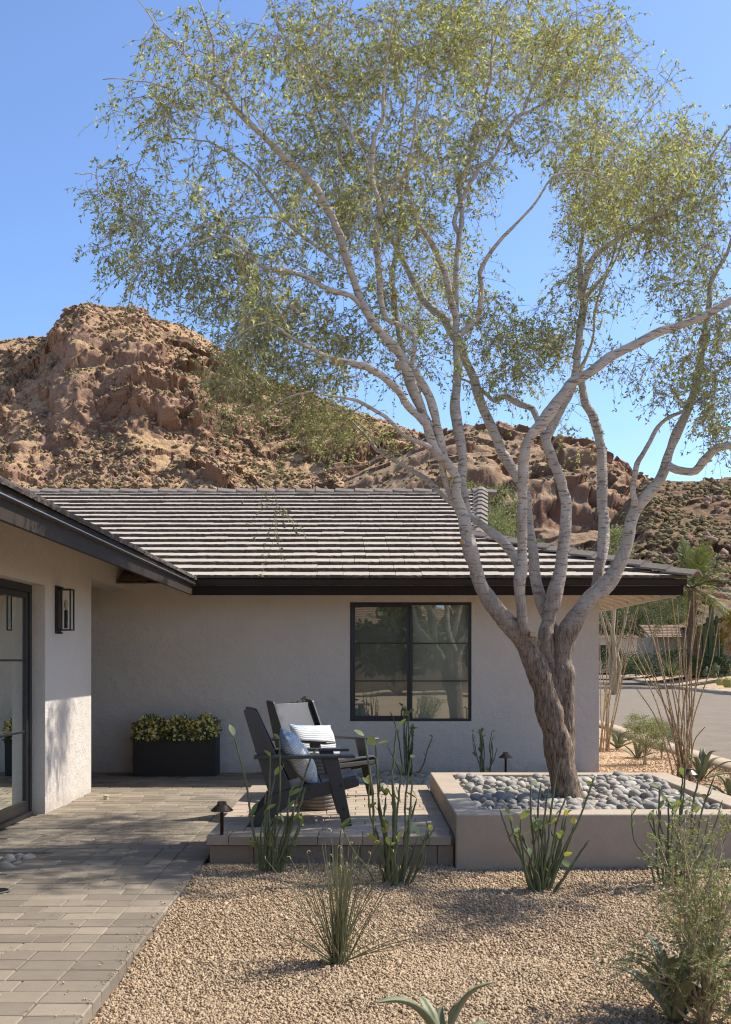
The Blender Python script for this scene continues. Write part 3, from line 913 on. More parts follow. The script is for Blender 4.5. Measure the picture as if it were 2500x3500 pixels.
# wing roof: only its edge shows from below
wr = link('wing_roof', None, parent=house)
WEX = -1.935
def wdeck(x): return EZ + PITCH*(WEX-x)
MB().add([(WEX-0.03, -5, wdeck(WEX)), (WEX-0.03, EY, wdeck(WEX)), (-7.4, 18.0, wdeck(-7.4)), (-7.4, -5, wdeck(-7.4))], [(0,1,2,3)]).build('roof_deck', MAT['cap_tile'], wr)
MB().add([(WEX-0.05, -5, wdeck(WEX)-0.035), (WEX-0.05, EY+0.9, wdeck(WEX)-0.035), (-3.1, EY+0.9, wdeck(-3.1)-0.035), (-3.1, -5, wdeck(-3.1)-0.035)], [(0,1,2,3)]).build('soffit', MAT['soffit'], wr)
f = MB().box(WEX-0.085, WEX-0.055, -5, EY+0.0835, fz0, fz1+0.012); f.build('fascia_board', MAT['fascia'], wr)
f = MB().box(WEX-0.0545, WEX-0.02, -5, EY+0.052, fz1+0.02, fz2); f.build('gutter', MAT['fascia_dark'], wr, bevel=0.004)
MB().box(WEX-0.0548, WEX-0.012, -5, EY+0.05, fz1+0.0125, fz1+0.0195).build('drip_edge', simple('flashing', (0.5, 0.5, 0.5), (0.4, 0.4, 0.41), 12, 0.35, metallic=0.9), wr)
y = 3.2
while y < EY-0.05:
    for c in range(2):
        xb = WEX - c*TE*math.cos(ANG)
        o = link('roof_tile', rt.choice(TILES), None, wr)
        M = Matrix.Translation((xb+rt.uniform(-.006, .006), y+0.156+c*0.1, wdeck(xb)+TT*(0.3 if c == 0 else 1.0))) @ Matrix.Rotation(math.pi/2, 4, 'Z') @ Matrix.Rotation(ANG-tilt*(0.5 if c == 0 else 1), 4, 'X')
        o.matrix_world = M
    y += 0.312

# ------------------------------------------------------------------ wall lantern
ly = 10.0
ln = thing('wall_lantern', 'tall black glass box lantern on the pier beside the glass door', 'lantern', (WING_X, ly, 1.665))
MB().box(0.001, 0.022, -0.066, 0.066, 0.0, 0.455).build('backplate', MAT['black_metal'], ln, bevel=0.004)
cg = MB()
X0, X1, Y0_, Y1_, Z0, Z1 = 0.03, 0.145, -0.062, 0.062, 0.035, 0.42; e = 0.006
for x in (X0, X1):
    for yy in (Y0_, Y1_):
        cg.box(x-e, x+e, yy-e, yy+e, Z0, Z1)
for z in (Z0, Z1):
    cg.box(X0-e, X1+e, Y0_-e, Y0_+e, z-e, z+e-0.0004); cg.box(X0-e, X1+e, Y1_-e, Y1_+e, z-e, z+e-0.0004)
    cg.box(X0-e+0.0003, X0+e, Y0_+e, Y1_-e, z-e, z+e-0.0008); cg.box(X1-e, X1+e-0.0003, Y0_+e, Y1_-e, z-e, z+e-0.0008)
cg.build('cage', MAT['black_metal'], ln)
MB().box(0.022, 0.05, -0.03, 0.03, -0.002, 0.02).build('bracket', MAT['black_metal'], ln, bevel=0.003)
MB().box(0.022, 0.06, -0.02, 0.02, 0.424, 0.445).build('bracket', MAT['black_metal'], ln, bevel=0.003)
MB().lathe([(0.017, 0.05), (0.017, 0.22), (0.012, 0.225)], (0.0875, 0, 0), 14).build('candle_sleeve', MAT['black_metal'], ln)
MB().lathe([(0.008, 0.226), (0.012, 0.24), (0.022, 0.265), (0.02, 0.295), (0.006, 0.325)], (0.0875, 0, 0), 12).build('bulb', simple('bulb_glass', (0.75, 0.68, 0.5), (0.7, 0.6, 0.4), 20, 0.15), ln, smooth=True)
gp_ = MB()
gp_.add([(X1, Y0_, Z0), (X1, Y1_, Z0), (X1, Y1_, Z1), (X1, Y0_, Z1)], [(0,1,2,3)])
gp_.build('pane', MAT['clear'], ln)
MB().add([(X0, Y0_, Z0), (X1, Y0_, Z0), (X1, Y0_, Z1), (X0, Y0_, Z1)], [(0,1,2,3)]).build('pane', MAT['clear'], ln)
# ------------------------------------------------------------------ the ironwood tree
ZONES = {'A': (1250, 1100, 1250/1624.0), '2': (900, 300, 1600/1624.0), '3': (200, 0, 1300/1624.0), '4': (0, 1000, 1400/1624.0), '5': (1350, 0, 1150/1624.0), '6': (1350, 800, 650/1624.0)}
TREE_BASE = (TREE_X, TREE_Y, 0.24)
tree = thing('ironwood_tree', 'tall multi-stemmed ironwood tree with pale bark rising from the pebble planter', 'tree', TREE_BASE)
rgs = np.random.default_rng(77)
NODES = []          # (x,y,z,r) of everything twigs may grow from
def limb_pts(segs, d0, d1):
    """segs: [(zone, [(zx, zy, width), ...]), ...] traced along one limb; its distance runs from trunk + d0 to trunk + d1"""
    raw = []
    for zn, pts in segs:
        ox, oy, s = ZONES[zn]
        raw += [(ox+a*s, oy+b*s, w*s) for a, b, w in pts]
    raw = np.array(raw)
    L = np.r_[0, np.cumsum(np.linalg.norm(np.diff(raw[:, :2], axis=0), axis=1))]
    Yd = TREE_Y + d0 + (d1-d0)*(L/L[-1])
    out = np.array([[*P(a, b, yy), max(0.0035, 0.93*w/FPX*yy/2)] for (a, b, w), yy in zip(raw, Yd)])
    return out
def limb(name, segs, d0, d1, k=14, rough=0.035, node=True, cap=True):
    c = catmull(limb_pts(segs, d0, d1), 0.035 if k < 20 else 0.018)
    c[:, 3] = np.maximum(c[:, 3], 0.003)
    wob = (np.stack([vnoise(c[:, :3]*3.5+9, 1), vnoise(c[:, :3]*3.5+5, 2), vnoise(c[:, :3]*3.5, 3)], -1)-0.5)*0.03 + (np.stack([vnoise(c[:, :3]*11+9, 1), vnoise(c[:, :3]*11+5, 2), vnoise(c[:, :3]*11, 3)], -1)-0.5)*0.012
    c[1:-1, :3] += wob[1:-1]
    c[:, 3] *= 1 + 0.22*(vnoise(c[:, :3]*7.0, 8)-0.5) + 0.9*np.clip(vnoise(c[:, :3]*5.3, 12)-0.70, 0, 1)
    V, F = tubes(c[None, :, :3], c[None, :, 3], k)
    n = unit(V - np.repeat(c[:, :3], k, axis=0))
    rr_ = np.repeat(c[:, 3], k)
    fr_amp = np.clip((2.3-V[:, 2])/1.0, 0, 1)*(0.5 if k > 20 else 0.0)          # furrows of the old bark
    V = V + n*(rr_*rough*2*(fbm(V*np.array([14, 14, 5]), 3, 4)-0.5)*2)[:, None]
    V = V - n*(0.030*fr_amp*np.clip(ridged(V*np.array([34, 34, 4.5]), 3, 14)-0.45, 0, 1))[:, None]
    F = [tuple(f) for f in F]
    m = len(c)
    for q_ in range(int(m*0.035) if c[0, 3] > 0.012 else 0):        # broken twig stubs and knots
        j = int(rgs.integers(3, m-3))
        if c[j, 2] < 1.6: continue
        dv = unit(np.cross(c[j+1, :3]-c[j-1, :3], rgs.normal(size=3)) + (c[j+1, :3]-c[j-1, :3])*3)
        r_ = c[j, 3]*rgs.uniform(0.22, 0.45); L_ = c[j, 3]+rgs.uniform(0.012, 0.06)
        V3, F3 = tubes(np.array([[c[j, :3], c[j, :3]+dv*L_*0.6, c[j, :3]+dv*L_]]), np.array([[r_*1.4, r_, r_*0.75]]), 6)
        F += [tuple(f+len(V)) for f in F3] + [tuple(len(V)+12+i for i in range(6))]
        V = np.vstack([V, V3])
    tip = len(V); V = np.vstack([V, c[-1, :3] + unit(c[-1, :3]-c[-2, :3])*c[-1, 3]*0.5])
    F += [((m-1)*k+i, (m-1)*k+(i+1) % k, tip) for i in range(k)]
    me = mesh_np(name, V - np.array(TREE_BASE), F, True)
    link(name, me, MAT['bark'], tree)
    if node:
        for q in c[::2]:
            if q[2] > 2.35: NODES.append(tuple(q))
    return c
def cutend(zn, a, b, wdt, d, nrm):
    ox, oy, s = ZONES[zn]; Y = TREE_Y+d
    p = P(ox+a*s, oy+b*s, Y); r = wdt*s/FPX*Y/2
    nv = Vector(nrm).normalized(); q = nv.to_track_quat('Z', 'Y').to_matrix().to_4x4()
    stub = MB().lathe([(r*1.12, -0.06), (r, -0.004), (r*0.96, 0.0)], k=12).build('pruned_stub', MAT['bark'], tree)
    stub.matrix_local = Matrix.Translation(Vector(p)-Vector(TREE_BASE)) @ q
    face = MB().lathe([(r*0.93, 0.0006), (r*0.5, 0.003)], k=12).build('cut_face', MAT['cut'], stub)

T = limb
# trunk: three fused stems
tr = limb('trunk', [('A', [(905, 2140, 176), (898, 2100, 150), (888, 2040, 138), (872, 1960, 134), (850, 1860, 128), (822, 1760, 122), (792, 1660, 116), (762, 1560, 110), (732, 1480, 102), (690, 1400, 92), (600, 1300, 86), (530, 1200, 76), (490, 1100, 69), (460, 1000, 66), (440, 920, 64), (428, 850, 58)])], 0, -0.12, 64, 0.07)
T('stem', [('A', [(905, 2120, 120), (893, 2000, 116), (880, 1850, 110), (874, 1700, 104), (872, 1560, 100), (876, 1450, 102), (892, 1385, 100), (930, 1320, 90), (1000, 1230, 80), (1060, 1180, 74), (1110, 1100, 67), (1150, 1000, 61), (1175, 900, 57), (1210, 820, 55), (1270, 750, 51), (1320, 670, 49), (1345, 580, 45), (1380, 490, 42), (1420, 410, 39), (1450, 330, 36), (1475, 230, 33), (1500, 120, 30), (1525, 40, 28)]), ('2', [(1520, 880, 22), (1548, 790, 20), (1548, 690, 18), (1580, 620, 15), (1615, 540, 12), (1640, 420, 9), (1670, 300, 6)])], 0.05, 0.35, 52, 0.06)
T('stem', [('A', [(893, 2060, 100), (872, 1900, 96), (846, 1740, 90), (822, 1600, 86), (804, 1480, 82), (800, 1380, 74), (820, 1300, 69), (850, 1200, 67), (870, 1080, 59), (880, 950, 54), (885, 850, 51), (880, 770, 50), (850, 680, 49), (820, 590, 49), (800, 530, 42), (830, 470, 41), (870, 400, 40), (905, 330, 37), (932, 240, 35), (938, 170, 33), (948, 100, 32)]), ('2', [(1085, 935, 30), (1100, 850, 28), (1112, 760, 26), (1108, 690, 24), (1100, 600, 17), (1108, 500, 15), (1112, 400, 12), (1125, 300, 9), (1150, 180, 7), (1160, 60, 5)])], 0.02, 0.55, 44, 0.05)
T('stem', [('A', [(760, 1440, 50), (705, 1370, 50), (695, 1310, 51), (693, 1250, 51), (690, 1150, 53), (692, 1090, 56), (690, 1030, 50), (690, 930, 47), (693, 830, 45), (697, 700, 45), (700, 620, 46), (712, 550, 47), (745, 490, 50), (800, 430, 54), (840, 370, 52), (875, 320, 50), (920, 270, 48), (1000, 220, 46), (1080, 160, 44), (1150, 120, 42), (1230, 80, 40), (1310, 40, 38), (1400, 10, 36)]), ('2', [(1500, 800, 30), (1560, 770, 28), (1624, 735, 26), (1720, 690, 22), (1850, 600, 16), (1950, 480, 9)])], -0.10, -0.75, 20, 0.04)
T('stem', [('A', [(850, 1400, 60), (800, 1290, 56), (762, 1180, 56), (745, 1080, 54), (735, 950, 47), (728, 850, 42), (712, 780, 42), (688, 730, 44), (655, 670, 46), (610, 590, 46), (565, 490, 46), (520, 380, 45), (480, 270, 44), (445, 180, 42), (425, 110, 40)]), ('2', [(660, 860, 34), (625, 800, 32), (565, 745, 28), (535, 690, 26), (500, 640, 20), (455, 560, 14), (430, 480, 10), (410, 330, 7)])], 0.22, 0.75, 18, 0.04)
T('limb', [('A', [(1000, 1235, 50), (1025, 1150, 54), (1034, 1080, 53), (1050, 1000, 53), (1056, 900, 51), (1046, 800, 49), (1048, 700, 49), (1050, 600, 47), (1035, 500, 45), (1010, 420, 40), (975, 350, 33), (965, 290, 29), (955, 220, 24), (985, 160, 16), (1010, 60, 12)]), ('2', [(1150, 780, 10), (1190, 660, 8), (1220, 600, 7), (1260, 480, 5)])], 0.30, 0.9, 18, 0.04)
T('limb', [('A', [(1345, 640, 40), (1400, 660, 38), (1460, 662, 39), (1510, 612, 38), (1560, 562, 36), (1624, 545, 34), (1720, 560, 30), (1840, 520, 22), (1960, 420, 12)])], 0.15, -0.5, 16, 0.04)
T('limb', [('A', [(1195, 815, 34), (1182, 750, 26), (1200, 660, 25), (1230, 600, 24), (1270, 540, 22), (1290, 480, 20), (1330, 430, 17), (1400, 395, 15), (1470, 350, 10), (1560, 300, 6)])], 0.12, 0.0, 12, 0.04)
# left side
b1 = T('limb', [('A', [(428, 850, 58), (400, 770, 44), (398, 690, 44), (368, 640, 46), (312, 582, 44), (290, 520, 43), (262, 430, 43), (228, 330, 43), (190, 235, 42), (150, 188, 40)])], -0.12, -0.42, 18, 0.04)
T('limb', [('A', [(420, 845, 44), (385, 790, 30), (352, 715, 30), (338, 650, 34), (345, 590, 40), (335, 520, 42), (315, 450, 42), (290, 350, 42), (245, 265, 40), (195, 205, 38)]), ('2', [(440, 890, 34), (385, 820, 32), (340, 750, 30), (305, 650, 28), (275, 550, 27), (232, 440, 26), (165, 325, 25), (80, 250, 24), (0, 170, 22)]), ('3', [(790, 510, 24), (740, 440, 22), (705, 385, 20), (640, 350, 15), (585, 322, 12), (540, 355, 9), (505, 385, 7), (400, 350, 5), (300, 345, 4), (190, 340, 3)])], -0.08, -1.3, 18, 0.04)
T('limb', [('3', [(712, 395, 16), (708, 340, 15), (672, 300, 13), (665, 180, 11), (640, 110, 9), (605, 0, 7), (570, -130, 5)])], -1.05, -1.3, 10)
T('limb', [('3', [(708, 340, 13), (770, 240, 11), (830, 150, 9), (880, 60, 7), (920, -60, 5)])], -1.05, -0.6, 10)
T('limb', [('3', [(585, 322, 11), (560, 260, 9), (480, 170, 7), (400, 90, 6), (330, 5, 5), (290, -80, 3)])], -1.2, -1.7, 8)
T('limb', [('A', [(440, 890, 50), (440, 800, 46), (428, 700, 43), (430, 600, 42), (415, 500, 41), (398, 380, 41), (405, 300, 40), (412, 200, 38), (408, 110, 36), (418, 70, 34)]), ('6', [(535, 850, 62), (525, 700, 58), (520, 500, 54), (515, 330, 50), (530, 200, 50), (548, 80, 46)]), ('2', [(680, 500, 17), (662, 470, 17), (685, 395, 15), (740, 290, 14), (800, 240, 13), (850, 140, 12), (890, 92, 11), (935, 78, 10), (1000, 30, 8), (1060, -60, 6)]), ('5', [(800, 440, 8), (900, 300, 7), (1050, 260, 5), (1150, 150, 4)])], -0.02, 0.35, 18, 0.04)
T('limb', [('6', [(548, 140, 40), (560, 60, 40)]), ('2', [(690, 420, 17), (682, 345, 16), (735, 210, 15), (755, 110, 13), (772, 25, 12)]), ('5', [(470, 330, 14), (475, 230, 12), (480, 150, 9), (530, 60, 7), (560, -80, 5)])], 0.1, 0.6, 12)
T('limb', [('2', [(905, 85, 10), (920, 30, 9)]), ('5', [(640, 520, 12), (660, 430, 12), (710, 320, 11), (750, 220, 9), (790, 120, 7), (820, 20, 5), (840, -120, 4)])], 0.3, 0.3, 10)
T('limb', [('2', [(668, 790, 26), (640, 680, 25), (620, 610, 24), (590, 540, 22), (545, 480, 19), (520, 410, 15), (500, 300, 12), (520, 180, 9), (535, 60, 8), (540, -60, 6)])], 0.05, -0.5, 14)
T('limb', [('2', [(685, 855, 26), (745, 790, 21), (756, 705, 19), (752, 640, 17), (795, 565, 14), (870, 480, 11), (940, 405, 9), (1000, 315, 8), (1080, 290, 7), (1200, 320, 5), (1290, 380, 4)])], 0.05, -0.3, 12)
T('limb', [('2', [(1110, 700, 22), (1145, 600, 20), (1200, 550, 19), (1290, 490, 17), (1380, 430, 15), (1440, 380, 13), (1520, 300, 10), (1600, 170, 7), (1680, 60, 5)])], 0.4, 0.0, 12)
T('limb', [('2', [(1115, 730, 16), (1150, 690, 14), (1195, 640, 12), (1225, 560, 9), (1240, 450, 7), (1320, 300, 5)])], 0.42, 0.9, 10)
T('limb', [('2', [(1440, 380, 9), (1330, 300, 7), (1220, 260, 6), (1300, 120, 5), (1400, 20, 4)])], 0.15, 0.6, 8)
T('limb', [('A', [(805, 540, 36), (775, 440, 32), (745, 385, 30), (690, 368, 28), (640, 340, 25), (610, 330, 26), (570, 346, 24), (525, 312, 18), (450, 260, 12), (380, 235, 8)])], 0.3, 0.9, 14, 0.05)
T('limb', [('A', [(680, 1085, 50), (640, 1022, 48), (590, 962, 43), (530, 915, 37), (470, 870, 34), (390, 812, 30), (330, 760, 27), (270, 710, 26), (210, 660, 24), (140, 615, 24), (72, 572, 24)]), ('4', [(1500, 625, 17), (1440, 560, 9), (1385, 505, 7), (1340, 468, 5), (1250, 420, 4)])], -0.05, 0.65, 14, 0.04)
T('limb', [('4', [(1520, 640, 14), (1480, 655, 10), (1430, 682, 8), (1360, 690, 7), (1290, 700, 6), (1200, 740, 4), (1130, 790, 3)])], 0.6, 0.9, 8)
T('limb', [('A', [(500, 885, 26), (560, 945, 30), (620, 1000, 30)])], 0.1, 0.0, 10)
T('limb', [('A', [(285, 560, 26), (225, 535, 22), (160, 502, 20), (100, 440, 18), (40, 395, 17), (0, 375, 16)]), ('4', [(1400, 430, 13), (1310, 410, 9), (1220, 395, 7), (1130, 420, 5), (1050, 470, 3)])], -0.35, -0.9, 12)
T('limb', [('A', [(262, 450, 38), (190, 372, 36), (150, 312, 34), (80, 252, 32), (0, 200, 30)]), ('4', [(1400, 285, 24), (1330, 262, 21), (1255, 235, 18), (1180, 190, 12), (1100, 130, 9), (1020, 125, 6), (930, 180, 4), (850, 260, 3)])], -0.3, -1.4, 14, 0.04)
T('limb', [('2', [(335, 755, 20), (300, 720, 19), (230, 700, 18), (160, 655, 17), (80, 626, 16), (0, 620, 14)]), ('3', [(790, 1065, 13), (720, 1010, 11), (640, 1020, 8), (540, 1060, 6), (440, 1090, 4), (330, 1130, 3)])], -0.55, -1.5, 12)
T('limb', [('3', [(1200, 1120, 15), (1100, 1050, 15), (990, 965, 15), (940, 900, 14), (900, 830, 13), (850, 750, 12), (790, 695, 11), (700, 640, 9), (610, 600, 7), (500, 590, 5), (420, 600, 3)])], -0.7, -0.3, 10)
T('limb', [('3', [(990, 965, 9), (900, 930, 8), (700, 950, 6), (560, 950, 5), (400, 900, 5), (300, 880, 4), (180, 820, 3), (150, 740, 3), (70, 740, 2)])], -0.6, -1.6, 8)
T('limb', [('A', [(240, 300, 30), (205, 215, 24), (215, 130, 22), (205, 40, 20)]), ('2', [(430, 800, 20), (405, 700, 21), (400, 560, 22), (405, 420, 20), (385, 330, 18), (388, 190, 17), (415, 100, 15), (420, 20, 13), (430, -120, 9), (450, -260, 6)])], -0.35, -0.7, 14)
T('limb', [('A', [(330, 520, 30), (200, 300, 26), (150, 60, 28)]), ('2', [(470, 820, 24), (455, 740, 22), (450, 640, 18), (470, 540, 14), (480, 440, 12), (470, 300, 9), (480, 160, 8), (490, 20, 6)])], -0.1, 0.6, 12)
T('limb', [('3', [(1380, 900, 16), (1430, 800, 14), (1500, 740, 12), (1580, 640, 10), (1640, 560, 7), (1680, 430, 5)])], -0.5, -1.0, 10)
T('limb', [('3', [(1110, 880, 16), (1150, 700, 13), (1140, 560, 11), (1090, 400, 9), (1030, 290, 9), (985, 180, 8), (935, 80, 7), (925, -20, 5)])], -0.6, 0.2, 10)
T('limb', [('3', [(1240, 1000, 14), (1330, 800, 12), (1300, 640, 10), (1100, 330, 9), (1110, 190, 8), (1170, 90, 7), (1240, 10, 6), (1300, -90, 4)])], -0.4, -1.2, 10)
T('limb', [('5', [(420, 680, 10), (490, 600, 10), (580, 535, 9)])], 0.2, 0.25, 8)
cutend('A', 708, 1094, 44, -0.17, (0.35, -0.8, -0.2))
cutend('A', 146, 186, 30, -0.44, (-0.2, -0.9, 0.2))
cutend('A', 428, 975, 22, -0.22, (-0.2, -1, 0.1))
cutend('2', 467, 957, 24, -0.42, (-0.1, -1, 0.1))
cutend('A', 742, 1388, 26, -0.2, (0.1, -1, 0.1))

# crown volume: clumps placed where the photograph shows foliage (photo pixels / 1.539), each with its own distance and depth
CLUMPS = [  # cx, cy, rx, ry, weight, distance offset
 (620, 230, 260, 210, 0.78, -0.8), (880, 250, 240, 290, 1.25, -0.2), (560, 470, 310, 160, 0.85, -0.9), (850, 560, 230, 170, 1.15, -0.2),
 (420, 150, 170, 140, 0.55, -1.3), (250, 425, 85, 70, 0.20, -1.5), (300, 560, 80, 100, 0.26, -1.4), (300, 250, 120, 70, 0.30, -1.4),
 (520, 640, 190, 100, 0.85, -1.2), (650, 780, 160, 110, 0.95, -0.6), (540, 810, 95, 125, 0.62, -1.3), (760, 690, 170, 110, 0.8, 0.0), (470, 560, 130, 90, 0.5, -1.2),
 (1110, 150, 190, 170, 0.85, 0.3), (1300, 90, 130, 110, 0.5, 0.3), (1080, 330, 80, 120, 0.35, 0.3), (1070, 560, 60, 130, 0.35, 0.0),
 (1330, 340, 130, 110, 0.62, 0.2), (1500, 340, 130, 110, 0.7, -0.1), (1370, 480, 130, 90, 0.55, 0.3), (1530, 520, 110, 130, 0.55, 0.1),
 (1300, 620, 70, 90, 0.32, 0.4), (1180, 770, 90, 60, 0.42, 0.5), (1110, 840, 60, 40, 0.15, 0.5), (1360, 780, 90, 80, 0.14, 0.4), (1480, 830, 110, 90, 0.42, 0.0), (1590, 880, 60, 120, 0.5, -0.2), (1560, 720, 90, 80, 0.3, 0.1),
 (1440, 660, 130, 60, 0.30, 0.2), (1270, 960, 40, 90, 0.10, 0.6), (720, 930, 120, 60, 0.45, 0.3), (610, 1130, 12, 90, 0.035, -1.0), (870, 960, 60, 50, 0.12, 0.3),
 (940, 430, 160, 220, 0.7, 0.4), (720, 400, 180, 150, 0.7, 0.2), (760, 90, 190, 130, 0.8, -0.5), (960, 80, 160, 130, 0.7, 0.3), (1180, 290, 70, 60, 0.10, 0.3), (840, 800, 120, 60, 0.28, 0.2),
 (950, 780, 140, 100, 0.45, 0.2), (1090, 700, 60, 90, 0.22, 0.2), (1230, 720, 60, 60, 0.15, 0.4), (920, 700, 60, 80, 0.22, 3.8), (1000, 610, 60, 80, 0.22, 3.9), (1370, 470, 120, 90, 0.5, 3.0), (1330, 330, 120, 100, 0.5, 3.0), (1250, 150, 150, 120, 0.5, 2.8), (1500, 380, 110, 100, 0.4, 2.5), (1100, 60, 160, 120, 0.4, 2.6), (2010, 610, 110, 110, 0.5, -1.9), (2120, 500, 120, 120, 0.5, -1.9), (2000, 820, 110, 100, 0.3, -1.9), (700, -230, 380, 160, 1.1, -0.5), (1150, -180, 260, 150, 0.8, 0.2), (1780, 330, 160, 190, 0.9, 0.0), (1800, 650, 160, 160, 0.6, -0.2), (1480, 180, 60, 60, 0.06, 0.2), (1960, 420, 150, 200, 0.7, 0.0), (1900, 700, 150, 120, 0.4, -0.5),
]
rg = np.random.default_rng(23)
targets = []
for cx, cy, rx, ry, wgt, dd in CLUMPS:
    n = int(wgt*165)
    u = unit(rg.normal(size=(n, 3)))*rg.uniform(0.15, 1, (n, 1))**0.5
    sx = (cx+u[:, 0]*rx)*1.5394; sy = (cy+u[:, 1]*ry)*1.5394
    Yd = TREE_Y + dd*0.7 + 0.25 + u[:, 2]*min(1.9, 1.15*rx/274.0+0.3)
    for a, b, c in zip(sx, sy, Yd):
        q = P(a, b, c)
        if (q[2] > 2.5 or cy > 900) and float(vnoise(q*1.7, 33)) > 0.36: targets.append(q)
targets = np.array(targets)
nodes = [np.array(q) for q in NODES]
def kd_of(ns):
    kd = kdtree.KDTree(len(ns))
    for i, q in enumerate(ns): kd.insert(Vector(q[:3]), i)
    kd.balance(); return kd
kd = kd_of(nodes)
dist = np.array([kd.find(Vector(q))[2] for q in targets])
order = np.argsort(dist)
twP, twR = [], []
sprays = []
CENTER = np.array([TREE_X, TREE_Y, 2.4])
NSEG = 7
for ii, oi in enumerate(order):
    tq = targets[oi]
    if ii % 120 == 0 and ii: kd = kd_of(nodes)
    # prefer a node nearer to the trunk than the target
    cand = kd.find_n(Vector(tq), 6)
    best = min(cand, key=lambda c: c[2] + 0.35*max(0, np.linalg.norm(nodes[c[1]][:3]-CENTER)-np.linalg.norm(tq-CENTER)))
    nq = nodes[best[1]]
    d = tq-nq[:3]; L = np.linalg.norm(d)
    if L < 0.05 or L > 2.2: continue
    out = unit(nq[:3]-CENTER+np.array([0, 0, 0.4]))
    mid = nq[:3] + d*0.5 + out*L*0.16 + np.array([0, 0, 0.10*L]) + rg.normal(0, 0.05*L, 3)
    s = np.linspace(0, 1, NSEG)[:, None]
    c = (1-s)**2*nq[:3] + 2*s*(1-s)*mid + s*s*tq
    c[1:-1] += rg.normal(0, 0.012, (NSEG-2, 3))
    r0 = min(nq[3]*0.6, 0.0042+0.0085*L); r = np.linspace(r0, 0.0020, NSEG)
    twP.append(c); twR.append(r)
    for j in (2, 3, 4, 5, 6):
        nodes.append(np.array([*c[j], r[j]]))
    sprays.append((c, L))
twP = np.array(twP); twR = np.array(twR)
Vt, Ft = tubes(twP, twR, 4)
# side twiglets with leaflets
m = len(twP)
NT_ = 7
ti = np.repeat(np.arange(m), NT_)
u = rg.uniform(0.28, 1.0, m*NT_)**0.8*(NSEG-1)
i0 = np.minimum(u.astype(int), NSEG-2); fr_ = (u-i0)[:, None]
st = twP[ti, i0]*(1-fr_) + twP[ti, i0+1]*fr_
td = unit(twP[ti, i0+1]-twP[ti, i0])
dirs = unit(td*0.8 + rg.normal(0, 0.75, (len(ti), 3)) + np.array([0, 0, -0.12]))
ln_ = rg.uniform(0.10, 0.30, len(ti))
keepm = rg.random(len(ti)) < np.clip(np.array([s[1] for s in sprays])[ti]*2.2+0.35, 0, 1)
st, dirs, ln_ = st[keepm], dirs[keepm], ln_[keepm]
s = np.linspace(0, 1, 4)
droop = np.array([0, 0, -1.0])
tp = st[:, None, :] + dirs[:, None, :]*(ln_[:, None]*s)[:, :, None] + droop*(0.38*ln_[:, None]*s**2)[:, :, None]
tr_ = np.linspace(0.0021, 0.0011, 4)[None]*np.ones((len(st), 1))
V2_, F2_ = tubes(tp[:, [0, 2, 3]], tr_[:, [0, 2, 3]], 3)
tw = link('twigs', mesh_np('twigs', np.vstack([Vt, V2_])-np.array(TREE_BASE), np.vstack([Ft, F2_+len(Vt)]), True), MAT['twig'], tree)
tag(tw, kind='stuff')
def leaves(pos, axis, nrm, L, W):
    """folded-flat leaflets: 4-point blades"""
    side = unit(np.cross(axis, nrm))
    a = pos; b = pos + axis*(L*0.55)[:, None] + side*(W/2)[:, None]; c = pos + axis*L[:, None]; d = pos + axis*(L*0.55)[:, None] - side*(W/2)[:, None]
    V = np.stack([a, b, c, d], 1).reshape(-1, 3)
    F = np.arange(len(V)).reshape(-1, 4)
    return V, F
def leaf_cloud(tp, ln, per, Lr, Wr, rg, dens=None):
    n = len(tp)
    k = np.repeat(np.arange(n), per)
    u = rg.uniform(0.1, 1.02, len(k))
    if dens: u = np.clip(0.2+0.8*(np.floor(u*dens)+0.9)/dens + rg.normal(0, 0.035, len(k)), 0.05, 1.0)      # tufts at a few nodes
    u = u*(tp.shape[1]-1)
    i0 = np.clip(u.astype(int), 0, tp.shape[1]-2); f = (u-i0)[:, None]
    pos = tp[k, i0]*(1-f)+tp[k, i0+1]*f
    td = unit(tp[k, i0+1]-tp[k, i0])
    ax = unit(td*0.7 + unit(rg.normal(size=(len(k), 3))))
    nr = unit(rg.normal(size=(len(k), 3)) + np.array(SUN_DIR)*0.8)
    L = rg.uniform(*Lr, len(k)); W = rg.uniform(*Wr, len(k))
    return leaves(pos, ax, nr, L, W)
LV, LF = leaf_cloud(tp, ln_, 11, (0.020, 0.046), (0.009, 0.017), rg, 4)
crown = link('crown', mesh_np('crown', LV-np.array(TREE_BASE), LF), MAT['leaf'], tree)
tag(crown, kind='stuff')
print('TREE twigs', m, 'twiglets', len(tp), 'leaves', len(LF))
